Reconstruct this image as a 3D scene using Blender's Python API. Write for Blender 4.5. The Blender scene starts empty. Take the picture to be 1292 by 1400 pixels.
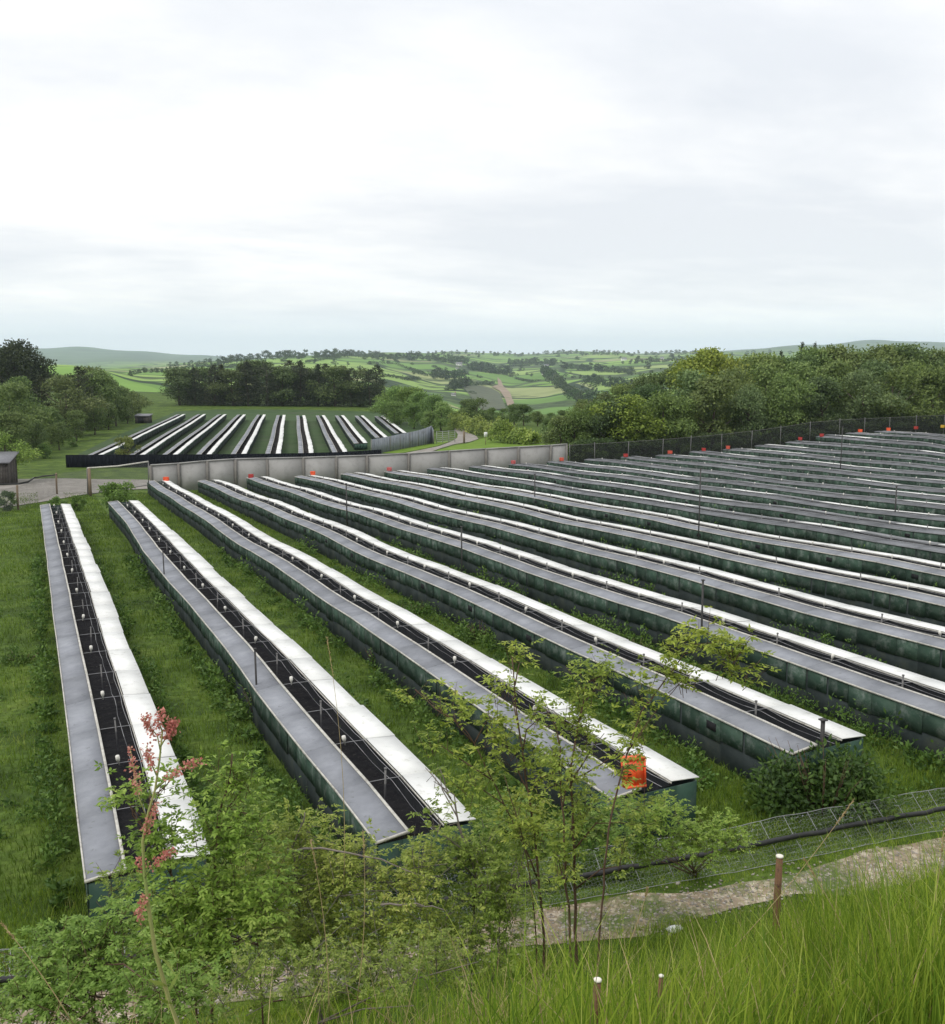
import bpy, math, random
import numpy as np
from math import sin, cos, tan, atan, pi, radians, sqrt
random.seed(7); RNG = np.random.default_rng(7)
COL = bpy.context.scene.collection
# ------------------------------------------------------------------ camera frame
AZ = 0.40840909; F = 1400.0; HZ = 488.0; ZC = 12.0
PITCH = atan((700 - HZ) / F)
CP, SP = cos(PITCH), sin(PITCH); CA, SA = cos(AZ), sin(AZ)
P0, U0, W = 4.85498, 0.41106, 2.1
def ray(x, y):
    X = x - 646; Y = 700 - y
    f = F * CP + Y * SP; z = -F * SP + Y * CP
    return X / f, z / f                       # lateral and rise per metre of forward distance
def xd(X, D):  return (X * CA + D * SA, -X * SA + D * CA)
def at(x, y, D):
    a, b = ray(x, y); u, v = xd(a * D, D); return (u, v, ZC + b * D)
def fwd(u, v): return u * SA + v * CA
def lat(u, v): return u * CA - v * SA
# ------------------------------------------------------------------ heights
TC = [-8.46995, 0.04388, -1.75077, 0.61192, -0.05367, 0.49595, -2.76252, 2.01081, -0.77154, 2.59691, -0.44935, 1.10923, -2.71729, -0.93614, 1.29326]
def top0(u, v):
    u = np.asarray(u, float) / 50; v = np.asarray(v, float) / 50; k = 0; s = 0
    for i in range(5):
        for j in range(5 - i):
            s = s + TC[k] * u**i * v**j; k += 1
    return s + ZC
def top(u, v):
    """height of the pens' upper edges; held level outside the part of the field one can see"""
    u = np.asarray(u, float); v = np.asarray(v, float)
    vv = np.clip(v, 17, 106); um = np.minimum(96, (vv + 2) * 1.06)
    return top0(np.clip(u, -1, um), vv) + np.maximum(0, u - um) * 0.012
WALL_H = 1.25
cp = []
for v in (19, 26, 34, 44, 56, 70, 84, 96, 104):
    for u in (-45, -25, -8, 0, 10, 20, 30, 42, 55, 68, 82, 98, 120, 150):
        g = float(top(u, v)) - WALL_H
        if u < 0: g -= 0.0
        cp.append((u, v, g))
for x, D, z in [(-400,110,-13),(-100,100,-13),(-400,160,-14.5),(0,125,-14.0),(-200,165,-14.8),(0,165,-15),(100,165,-14.9),
        (60,120,-13.8),(150,121,-13.9),(90,200,-15),(100,280,-15),(-200,280,-12),(-600,300,-5),(250,300,-15),(400,330,-15.2),(520,320,-15.4),
        (141,141,-14.6),(300,141,-14.65),(429,141,-14.7),(250,250,-15.4),(450,250,-15.4),(350,190,-15),(560,170,-14.3),(600,160,-13.9),
        (610,200,-14.2),(650,180,-13.9),(700,160,-13.5),(775,132,-13.2),(700,250,-15.5),(600,300,-17),(800,165,-13.2),(1000,165,-12.2),
        (1150,160,-11.6),(1292,160,-10.9),(1292,250,-9),(1000,250,-12.5),(1600,170,-8.5),(0,430,-12),(300,430,-15),(600,430,-24),(800,430,-26),
        (1292,430,-8),(-300,430,-4),(1700,430,-2)]:
    u, v = xd((x - 646) / F * D, D); cp.append((u, v, ZC + z))
cp = np.array(cp)
def _k(r2): return np.where(r2 > 0, 0.5 * r2 * np.log(np.maximum(r2, 1e-12)), 0)
_s = 100.0; _n = len(cp); _xy = cp[:, :2] / _s
_A = np.zeros((_n + 3, _n + 3)); _d = ((_xy[:, None] - _xy[None])**2).sum(-1)
_A[:_n, :_n] = _k(_d) + np.eye(_n) * 2e-4; _A[:_n, _n] = 1; _A[:_n, _n+1:] = _xy; _A[_n:, :_n] = _A[:_n, _n:].T
_w = np.linalg.solve(_A, np.r_[cp[:, 2], 0, 0, 0])
def rbf(u, v):
    q = np.stack([u, v], -1) / _s; out = np.empty(len(q))
    for i in range(0, len(q), 20000):
        p = q[i:i+20000]; r2 = ((p[:, None] - _xy[None])**2).sum(-1)
        out[i:i+20000] = _k(r2) @ _w[:_n] + _w[_n] + p @ _w[_n+1:]
    return out
TD = np.array([450, 600, 800, 1100, 1500, 2100, 3000, 4500, 6200, 8200, 10800.])
TX = np.array([-300,0,100,200,300,400,500,600,700,800,900,1000,1100,1200,1292,1600.])
TY = np.array([
[522,528,534,540,541,541,546,562,568,568,552,540,530,525,520,505],
[496,498,500,520,531,536,546,573,590,588,562,540,520,510,505,490],
[493,496,500,514,520,521,530,556,576,568,545,525,510,500,500,490],
[497,500,503,509,506,508,515,534,548,538,520,505,500,495,495,490],
[500,503,505,506,499,495,500,513,526,516,508,500,495,492,490,488],
[503,505,505,503,495,488,489,495,508,500,496,495,490,488,488,488],
[505,505,505,502,494,488,484,484,492,488,488,488,487,486,485,485],
[500,500,500,498,496,490,484,481,484,481,484,481,482,481,480,480],
[490,486,488,490,492,490,487,485,485,484,484,479,475,473,475,476],
[480,475,475,480,488,490,489,488,487,486,485,480,471,466,468,470],
[492]*16], float)
_ta = np.arctan((TX - 646) / F); _tl = np.log(TD)
def smooth(t): t = np.clip(t, 0, 1); return t * t * (3 - 2 * t)
def far_h(X, D):
    R = np.maximum(D, 1.0); a = np.clip(np.arctan2(X, D), _ta[0], _ta[-1]); l = np.clip(np.log(R), _tl[0], _tl[-1])
    ia = np.clip(np.searchsorted(_ta, a) - 1, 0, len(_ta) - 2); il = np.clip(np.searchsorted(_tl, l) - 1, 0, len(_tl) - 2)
    fa = (a - _ta[ia]) / (_ta[ia+1] - _ta[ia]); fl = (l - _tl[il]) / (_tl[il+1] - _tl[il])
    fa = 0.5 * fa + 0.5 * smooth(fa); fl = 0.5 * fl + 0.5 * smooth(fl)
    y = (TY[il, ia] * (1 - fa) + TY[il, ia+1] * fa) * (1 - fl) + (TY[il+1, ia] * (1 - fa) + TY[il+1, ia+1] * fa) * fl
    y = y + 0.9 * np.sin(a * 61 + l * 5) + 0.7 * np.sin(a * 113 - l * 9 + 1)
    return ZC - (y - HZ) / F * R
BW = np.array([-50, 0, 2, 3, 4.3, 5.7, 8, 10, 12, 13.6, 15, 16]); BZ = np.array([-1.5, -1.75, -2.1, -2.6, -3.45, -4.35, -6.0, -7.45, -8.75, -9.55, -9.8, -9.85])
def H(u, v):
    u = np.atleast_1d(np.asarray(u, float)); v = np.atleast_1d(np.asarray(v, float))
    X = u * CA - v * SA; D = u * SA + v * CA
    R = np.where(D > 0, np.maximum(D, 0.3 * np.abs(X)), 0.35 * np.hypot(X, D))
    z = rbf(np.clip(u, -700, 700), np.clip(v, -60, 700))
    z = np.where(D > 380, z + (far_h(X, np.maximum(D, 380)) - z) * smooth((R - 380) / 140), z)
    w = D - 0.32 * X
    zb = ZC + np.interp(w, BW, BZ) + 0.10 * np.sin(u * 0.9 + v * 0.4) * np.clip((15 - w) / 6, 0, 1)
    t = smooth((w - 14.5) / 5.0)
    return np.where(w < 14.5, zb, zb + (z - zb) * t)
def H1(u, v): return float(H(u, v)[0])
def gpt(x, y, D):
    a, _ = ray(x, y); u, v = xd(a * D, D); return u, v, H1(u, v)
def hit(x, y, fn=None, d0=3.0, d1=12000.0):
    """where a sight line meets the terrain (or another height function)"""
    fn = fn or (lambda u, v: H(u, v)); a, b = ray(x, y)
    Ds = np.exp(np.linspace(math.log(d0), math.log(d1), 900)); us = a * Ds * CA + Ds * SA; vs = -a * Ds * SA + Ds * CA
    g = fn(us, vs) - (ZC + b * Ds); k = np.argmax(g > 0)
    if g[k] <= 0: k = len(Ds) - 1; D = Ds[k]
    elif k > 0:
        t = g[k-1] / (g[k-1] - g[k]) if g[k] != g[k-1] else 0; D = Ds[k-1] + t * (Ds[k] - Ds[k-1])
    else: D = Ds[0]
    u, v = xd(a * D, D); return u, v, float(fn(np.array([u]), np.array([v]))[0]), D
# ------------------------------------------------------------------ mesh helpers
class MB:
    def __init__(s): s.v = []; s.f = []; s.n = 0
    def add(s, verts, faces):
        verts = np.asarray(verts, float).reshape(-1, 3); s.v.append(verts)
        for f in faces: s.f.append(tuple(i + s.n for i in f))
        s.n += len(verts)
    def arr(s, verts, faces):               # faces: int array (m,k)
        s.v.append(verts); s.f.append(np.asarray(faces) + s.n); s.n += len(verts)
    def box(s, c, size, R=None):
        hx, hy, hz = [q / 2 for q in size]
        p = np.array([(x, y, z) for x in (-hx, hx) for y in (-hy, hy) for z in (-hz, hz)])
        if R is not None: p = p @ np.asarray(R).T
        s.add(p + np.asarray(c), [(0,1,3,2),(4,6,7,5),(0,4,5,1),(2,3,7,6),(0,2,6,4),(1,5,7,3)])
    def hexa(s, b, t):                      # 4 bottom, 4 top points
        s.add(list(b) + list(t), [(3,2,1,0),(4,5,6,7),(0,1,5,4),(1,2,6,5),(2,3,7,6),(3,0,4,7)])
    def tube(s, pts, r, n=6, cap=True):
        pts = np.asarray(pts, float); m = len(pts); r = np.broadcast_to(np.asarray(r, float), (m,))
        t = np.gradient(pts, axis=0); t /= np.linalg.norm(t, axis=1)[:, None] + 1e-9
        ref = np.array([0.13, 0.31, 1.0]); ref = ref if abs(t[0] @ ref) < 1.0 else np.array([1, 0.1, 0])
        a = np.cross(t, ref); a /= np.linalg.norm(a, axis=1)[:, None] + 1e-9; b = np.cross(t, a)
        an = np.arange(n) * 2 * pi / n
        V = pts[:, None] + r[:, None, None] * (a[:, None] * np.cos(an)[None, :, None] + b[:, None] * np.sin(an)[None, :, None])
        fs = [(i*n + j, i*n + (j+1) % n, (i+1)*n + (j+1) % n, (i+1)*n + j) for i in range(m-1) for j in range(n)]
        if cap: fs += [tuple(range(n))[::-1], tuple((m-1)*n + j for j in range(n))]
        s.add(V.reshape(-1, 3), fs)
    def mesh(s, name, mats, smooth_=False):
        V = np.concatenate(s.v) if s.v else np.zeros((0, 3))
        idx = []; sizes = []
        for f in s.f:
            if isinstance(f, tuple): idx.append(np.array(f)); sizes.append(np.array([len(f)]))
            else: idx.append(f.ravel()); sizes.append(np.full(len(f), f.shape[1]))
        L = np.concatenate(idx).astype(np.int32); S = np.concatenate(sizes).astype(np.int32)
        me = bpy.data.meshes.new(name); me.vertices.add(len(V)); me.vertices.foreach_set('co', V.astype(np.float32).ravel())
        me.loops.add(len(L)); me.loops.foreach_set('vertex_index', L)
        me.polygons.add(len(S)); st = np.r_[0, np.cumsum(S)[:-1]].astype(np.int32)
        me.polygons.foreach_set('loop_start', st)
        try: me.polygons.foreach_set('loop_total', S)
        except Exception: pass
        me.update(calc_edges=True); me.validate()
        if smooth_: me.polygons.foreach_set('use_smooth', np.ones(len(S), bool))
        for m in (mats if isinstance(mats, (list, tuple)) else [mats]): me.materials.append(m)
        return me
def obj(name, me, parent=None, loc=(0, 0, 0), rot=(0, 0, 0), scale=None, label=None, cat=None, group=None, kind=None, color=None):
    o = bpy.data.objects.new(name, me); COL.objects.link(o)
    if parent: o.parent = parent
    o.location = loc; o.rotation_euler = rot
    if scale is not None: o.scale = scale if hasattr(scale, '__len__') else (scale,) * 3
    if label: o['label'] = label
    if cat: o['category'] = cat
    if group: o['group'] = group
    if kind: o['kind'] = kind
    if color: o.color = (*color, 1)
    return o
ORD = ['first','second','third','fourth','fifth','sixth','seventh','eighth','ninth','tenth','eleventh','twelfth','thirteenth','fourteenth',
       'fifteenth','sixteenth','seventeenth','eighteenth','nineteenth','twentieth','twenty-first','twenty-second','twenty-third','twenty-fourth','twenty-fifth',
       'twenty-sixth','twenty-seventh','twenty-eighth','twenty-ninth','thirtieth'] + ['%dth' % i for i in range(31, 60)]
# ------------------------------------------------------------------ materials
def mat(name):
    m = bpy.data.materials.new(name); m.use_nodes = True; nt = m.node_tree; nt.nodes.clear()
    out = nt.nodes.new('ShaderNodeOutputMaterial'); return m, nt, out
def N(nt, t, **kw):
    n = nt.nodes.new(t)
    for k, v in kw.items():
        if k.startswith('i_'):
            key = k[2:]; key = int(key) if key.isdigit() else key.replace('_', ' ')
            n.inputs[key].default_value = v
        else: setattr(n, k, v)
    return n
def rgb(c): return (c[0], c[1], c[2], 1)
def ramp(nt, stops, interp='LINEAR'):
    r = nt.nodes.new('ShaderNodeValToRGB'); r.color_ramp.interpolation = interp; e = r.color_ramp.elements
    while len(e) < len(stops): e.new(0.5)
    for k, (p, c) in enumerate(stops): e[k].position = p; e[k].color = rgb(c)
    return r
def mix(nt, fac, a, b, typ='MIX'):
    m = N(nt, 'ShaderNodeMix', data_type='RGBA', blend_type=typ)
    for sock, v in ((m.inputs[0], fac), (m.inputs[6], a), (m.inputs[7], b)):
        if isinstance(v, bpy.types.NodeSocket): nt.links.new(v, sock)
        elif isinstance(v, (int, float)): sock.default_value = v
        else: sock.default_value = rgb(v)
    return m.outputs[2]
def noise(nt, scale, detail=4, rough=0.55, coord='Object', vec=None, stretch=None):
    tc = N(nt, 'ShaderNodeTexCoord'); src = vec or tc.outputs[coord]
    if stretch:
        mp = N(nt, 'ShaderNodeMapping'); mp.inputs['Scale'].default_value = stretch; nt.links.new(src, mp.inputs[0]); src = mp.outputs[0]
    n = N(nt, 'ShaderNodeTexNoise', i_Scale=scale, i_Detail=detail, i_Roughness=rough); nt.links.new(src, n.inputs['Vector']); return n.outputs['Fac']
def simple(name, c1, c2=None, scale=3.0, rough=0.8, spec=0.3, bump=0.0, island=0.0, stretch=None, metal=0.0, dirt=None):
    m, nt, out = mat(name); b = N(nt, 'ShaderNodeBsdfPrincipled', i_Roughness=rough, i_Metallic=metal); b.inputs['Specular IOR Level'].default_value = spec
    n = noise(nt, scale, 6, 0.6, stretch=stretch); r = ramp(nt, [(0.3, c1), (0.7, c2 or c1)]); nt.links.new(n, r.inputs[0]); c = r.outputs[0]
    if dirt:
        n2 = noise(nt, dirt[1], 8, 0.7); r2 = ramp(nt, [(dirt[2], (0, 0, 0)), (dirt[3], (1, 1, 1))]); nt.links.new(n2, r2.inputs[0]); c = mix(nt, r2.outputs[0], c, dirt[0])
    if island:
        g = N(nt, 'ShaderNodeNewGeometry'); mr = N(nt, 'ShaderNodeMapRange'); mr.inputs[3].default_value = 1 - island; mr.inputs[4].default_value = 1 + island
        nt.links.new(g.outputs['Random Per Island'], mr.inputs[0]); hs = N(nt, 'ShaderNodeHueSaturation'); nt.links.new(mr.outputs[0], hs.inputs['Value']); nt.links.new(c, hs.inputs['Color']); c = hs.outputs[0]
    nt.links.new(c, b.inputs['Base Color'])
    if bump:
        bp = N(nt, 'ShaderNodeBump', i_Strength=bump, i_Distance=0.02); nt.links.new(noise(nt, scale * 4, 6, 0.7), bp.inputs['Height']); nt.links.new(bp.outputs[0], b.inputs['Normal'])
    nt.links.new(b.outputs[0], out.inputs[0]); return m
def leafmat(name, stops, trans=0.3, rough=0.55, objcol=True, nscale=0.35):
    m, nt, out = mat(name); g = N(nt, 'ShaderNodeNewGeometry'); r = ramp(nt, stops)
    n = noise(nt, nscale, 3, 0.6); ad = N(nt, 'ShaderNodeMath', operation='MULTIPLY_ADD'); ad.inputs[1].default_value = 0.55
    sb = N(nt, 'ShaderNodeMath', operation='MULTIPLY_ADD'); sb.inputs[1].default_value = 1.1; sb.inputs[2].default_value = -0.32; nt.links.new(n, sb.inputs[0])
    nt.links.new(g.outputs['Random Per Island'], ad.inputs[0]); nt.links.new(sb.outputs[0], ad.inputs[2]); nt.links.new(ad.outputs[0], r.inputs[0]); c = r.outputs[0]
    if objcol:
        oi = N(nt, 'ShaderNodeObjectInfo'); c = mix(nt, 1.0, c, oi.outputs['Color'], 'MULTIPLY')
    d = N(nt, 'ShaderNodeBsdfPrincipled', i_Roughness=rough); d.inputs['Specular IOR Level'].default_value = 0.25; nt.links.new(c, d.inputs['Base Color'])
    t = N(nt, 'ShaderNodeBsdfTranslucent'); nt.links.new(c, t.inputs[0]); mx = N(nt, 'ShaderNodeMixShader', i_0=trans)
    nt.links.new(d.outputs[0], mx.inputs[1]); nt.links.new(t.outputs[0], mx.inputs[2]); nt.links.new(mx.outputs[0], out.inputs[0]); return m
def netmat(name, col, open_=0.5, scale=12.0, thick=0.12, rnd=0.6, through=0.0):
    m, nt, out = mat(name); tc = N(nt, 'ShaderNodeTexCoord'); v = N(nt, 'ShaderNodeTexVoronoi', feature='DISTANCE_TO_EDGE', i_Scale=scale, i_Randomness=rnd)
    nt.links.new(tc.outputs['Object'], v.inputs['Vector']); lt = N(nt, 'ShaderNodeMath', operation='LESS_THAN'); lt.inputs[1].default_value = thick; nt.links.new(v.outputs[0], lt.inputs[0])
    d = N(nt, 'ShaderNodeBsdfDiffuse', i_Color=rgb(col)); t = N(nt, 'ShaderNodeBsdfTransparent'); mx = N(nt, 'ShaderNodeMixShader')
    mr = N(nt, 'ShaderNodeMath', operation='MULTIPLY_ADD'); mr.inputs[1].default_value = 1 - through; mr.inputs[2].default_value = through; nt.links.new(lt.outputs[0], mr.inputs[0])
    nt.links.new(mr.outputs[0], mx.inputs[0]); nt.links.new(t.outputs[0], mx.inputs[1]); nt.links.new(d.outputs[0], mx.inputs[2]); nt.links.new(mx.outputs[0], out.inputs[0]); return m
def meshmat(name, col, cover):
    """netting too fine to show its threads: a sheer cloth"""
    m, nt, out = mat(name); d = N(nt, 'ShaderNodeBsdfDiffuse', i_Color=rgb(col)); t = N(nt, 'ShaderNodeBsdfTransparent'); mx = N(nt, 'ShaderNodeMixShader')
    n = noise(nt, 0.8, 5, 0.6); r = ramp(nt, [(0.3, (cover*0.75,)*3), (0.7, (min(1, cover*1.2),)*3)]); nt.links.new(n, r.inputs[0]); nt.links.new(r.outputs[0], mx.inputs[0])
    nt.links.new(t.outputs[0], mx.inputs[1]); nt.links.new(d.outputs[0], mx.inputs[2]); nt.links.new(mx.outputs[0], out.inputs[0]); return m

M = {}
M['white_lid'] = simple('white_sheet', (0.80, 0.80, 0.77), (0.68, 0.68, 0.65), 1.8, 0.55, 0.4, dirt=((0.36, 0.35, 0.28), 3.6, 0.57, 0.82), island=0.09, bump=0.25)
M['grey_lid'] = simple('grey_felt', (0.190, 0.199, 0.222), (0.265, 0.275, 0.300), 2.3, 0.7, 0.35, dirt=((0.075, 0.08, 0.07), 5.0, 0.60, 0.80), island=0.16, bump=0.5)
M['veiled_felt'] = simple('net_veiled_felt', (0.125, 0.130, 0.140), (0.195, 0.20, 0.21), 1.6, 0.8, 0.2, dirt=((0.06, 0.065, 0.055), 3.0, 0.55, 0.80), island=0.2)  # felt darkened in colour to stand in for the overhead net's grey veil
M['veiled_sheet'] = simple('net_veiled_sheet', (0.17, 0.175, 0.18), (0.24, 0.245, 0.25), 1.3, 0.6, 0.4, island=0.15, dirt=((0.12, 0.125, 0.12), 2.0, 0.5, 0.8))  # sheet and trim colour greyed for the veil of an unbuilt net
M['trim'] = simple('pale_batten', (0.62, 0.60, 0.54), (0.45, 0.43, 0.38), 5, 0.7, dirt=((0.16, 0.14, 0.11), 7, 0.5, 0.8))
M['board'] = simple('green_board', (0.026, 0.052, 0.037), (0.062, 0.096, 0.072), 2.6, 0.95, 0.08, island=0.34, dirt=((0.17, 0.195, 0.175), 2.4, 0.50, 0.72), bump=0.4, stretch=(1, 0.8, 1.6))
M['endboard'] = simple('dark_green_board', (0.022, 0.050, 0.036), (0.040, 0.080, 0.058), 1.6, 0.8, 0.2, island=0.2, dirt=((0.075, 0.10, 0.085), 2.2, 0.5, 0.75))
M['skirt'] = simple('shade_cloth', (0.034, 0.046, 0.046), (0.060, 0.072, 0.072), 2.0, 0.9, 0.1, dirt=((0.085, 0.095, 0.07), 1.3, 0.5, 0.8))
M['dark'] = simple('dark_inside', (0.018, 0.018, 0.020), (0.030, 0.030, 0.032), 3, 0.9, 0.1)
M['litter'] = simple('pen_litter', (0.022, 0.020, 0.019), (0.075, 0.068, 0.062), 3.5, 0.95, 0.1, dirt=((0.22, 0.19, 0.15), 5.5, 0.58, 0.74), bump=0.4)
M['net'] = meshmat('black_netting', (0.034, 0.034, 0.038), 0.36)
M['wire'] = simple('wire', (0.36, 0.36, 0.37), (0.25, 0.25, 0.25), 9, 0.5, 0.5)
M['bulb'] = simple('white_plastic', (0.78, 0.76, 0.70), (0.66, 0.63, 0.56), 20, 0.4, 0.5)
M['stake'] = simple('steel_stake', (0.13, 0.13, 0.13), (0.20, 0.19, 0.18), 12, 0.6, 0.4)
M['pole'] = simple('dark_pole', (0.035, 0.035, 0.036), (0.07, 0.065, 0.06), 8, 0.6, 0.3)
M['wood'] = simple('weathered_wood', (0.16, 0.115, 0.075), (0.27, 0.21, 0.15), 6, 0.85, 0.2, bump=0.5, stretch=(6, 6, 0.6))
M['brownwood'] = simple('brown_stake', (0.15, 0.075, 0.04), (0.24, 0.14, 0.085), 14, 0.8, 0.2, bump=0.6, stretch=(4, 4, 0.5), dirt=((0.05, 0.035, 0.03), 16, 0.55, 0.75))
M['cutwood'] = simple('cut_wood_end', (0.72, 0.68, 0.58), (0.80, 0.77, 0.68), 60, 0.8, 0.2)
M['concrete'] = simple('pale_wall', (0.31, 0.30, 0.285), (0.37, 0.36, 0.345), 0.5, 0.85, 0.2, island=0.05, dirt=((0.20, 0.195, 0.18), 1.2, 0.5, 0.9), stretch=(1.0, 1.0, 0.7))
M['concpost'] = simple('wall_post', (0.15, 0.14, 0.125), (0.22, 0.205, 0.185), 1.5, 0.85, 0.2, island=0.2)
M['black'] = simple('black_sheeting', (0.006, 0.007, 0.010), (0.010, 0.012, 0.016), 1.0, 0.9, 0.08, stretch=(3, 3, 0.2))
M['iron'] = simple('corrugated_iron', (0.17, 0.19, 0.22), (0.27, 0.29, 0.32), 1.2, 0.55, 0.4, stretch=(2, 2, 0.5), dirt=((0.09, 0.09, 0.08), 0.7, 0.55, 0.8))
M['slate'] = simple('slate_roof', (0.17, 0.17, 0.185), (0.25, 0.25, 0.26), 4, 0.7, 0.3)
M['darkwood'] = simple('dark_boards', (0.045, 0.04, 0.036), (0.10, 0.09, 0.08), 3, 0.8, 0.2, island=0.3)
M['hose'] = simple('black_pipe', (0.012, 0.012, 0.012), (0.03, 0.03, 0.03), 5, 0.5, 0.4)
M['orange'] = simple('orange_plastic', (0.86, 0.10, 0.025), (0.92, 0.15, 0.05), 5, 0.45, 0.4, dirt=((0.45, 0.09, 0.05), 9, 0.6, 0.8))
M['coral'] = simple('coral_plastic', (0.75, 0.13, 0.07), (0.62, 0.10, 0.06), 5, 0.5, 0.4)
M['red'] = simple('red_plastic', (0.45, 0.035, 0.03), (0.55, 0.06, 0.05), 5, 0.5, 0.4)
M['pink'] = simple('faded_red_plastic', (0.62, 0.16, 0.15), (0.55, 0.10, 0.10), 5, 0.5, 0.4)
M['yellow'] = simple('yellow_plastic', (0.78, 0.50, 0.05), (0.70, 0.42, 0.05), 5, 0.5, 0.4)
M['slot'] = simple('dark_slot', (0.10, 0.012, 0.008), None, 5, 0.8, 0.2)
M['bark'] = simple('bark', (0.060, 0.048, 0.038), (0.12, 0.10, 0.08), 5, 0.9, 0.1, bump=0.6, stretch=(3, 3, 0.5))
M['twig'] = simple('twig_bark', (0.085, 0.045, 0.03), (0.15, 0.10, 0.07), 20, 0.8, 0.2, bump=0.3)
M['greytwig'] = simple('grey_twig', (0.16, 0.13, 0.11), (0.26, 0.23, 0.20), 20, 0.8, 0.2)
M['straw'] = simple('straw', (0.34, 0.25, 0.12), (0.46, 0.37, 0.20), 10, 0.8, 0.2, island=0.2)
M['gravel'] = None
M['render'] = simple('white_render', (0.75, 0.74, 0.70), (0.68, 0.67, 0.63), 0.3, 0.8, 0.2)
M['redbrick'] = simple('brick', (0.34, 0.20, 0.15), (0.40, 0.27, 0.20), 0.3, 0.8, 0.2)
M['glass'] = simple('dark_glass', (0.03, 0.035, 0.04), None, 1, 0.15, 0.5)
M['signwhite'] = simple('sign_white', (0.80, 0.80, 0.79), (0.74, 0.74, 0.73), 2, 0.5, 0.4)
M['leaf_tree'] = leafmat('tree_leaves', [(0.0, (0.040, 0.066, 0.026)), (0.35, (0.098, 0.145, 0.050)), (0.7, (0.185, 0.245, 0.088)), (1.0, (0.33, 0.38, 0.18))], 0.34, nscale=0.30)
M['leaf_conifer'] = leafmat('conifer_needles', [(0.0, (0.018, 0.032, 0.018)), (0.5, (0.048, 0.068, 0.036)), (0.8, (0.095, 0.105, 0.055)), (1.0, (0.16, 0.14, 0.085))], 0.12, nscale=0.25)
M['leaf_far'] = leafmat('far_leaves', [(0.0, (0.030, 0.050, 0.024)), (0.5, (0.055, 0.088, 0.038)), (1.0, (0.10, 0.135, 0.06))], 0.2, nscale=0.05)
M['leaf_shrub'] = leafmat('shrub_leaves', [(0.0, (0.095, 0.145, 0.025)), (0.4, (0.225, 0.305, 0.055)), (0.75, (0.38, 0.45, 0.105)), (1.0, (0.58, 0.57, 0.20))], 0.4, 0.5, nscale=1.3)
M['leaf_weed'] = leafmat('weed_leaves', [(0.0, (0.028, 0.062, 0.016)), (0.5, (0.088, 0.165, 0.032)), (0.85, (0.18, 0.29, 0.055)), (1.0, (0.30, 0.40, 0.14))], 0.35, 0.5, nscale=0.6)
M['grass'] = leafmat('grass_blades', [(0.0, (0.045, 0.095, 0.010)), (0.40, (0.150, 0.250, 0.024)), (0.78, (0.36, 0.45, 0.055)), (1.0, (0.66, 0.60, 0.26))], 0.45, 0.5, nscale=1.6)
M['lane_grass'] = leafmat('lane_grass_blades', [(0.0, (0.045, 0.078, 0.014)), (0.42, (0.108, 0.180, 0.022)), (0.78, (0.200, 0.295, 0.038)), (1.0, (0.34, 0.39, 0.10))], 0.4, 0.5, nscale=0.35)
M['seed'] = leafmat('dock_seeds', [(0.0, (0.40, 0.12, 0.10)), (0.5, (0.60, 0.24, 0.20)), (0.85, (0.72, 0.38, 0.30)), (1.0, (0.62, 0.50, 0.22))], 0.35, nscale=3)
M['dockstem'] = simple('dock_stem', (0.26, 0.33, 0.10), (0.38, 0.33, 0.14), 6, 0.6, 0.3)

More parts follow.
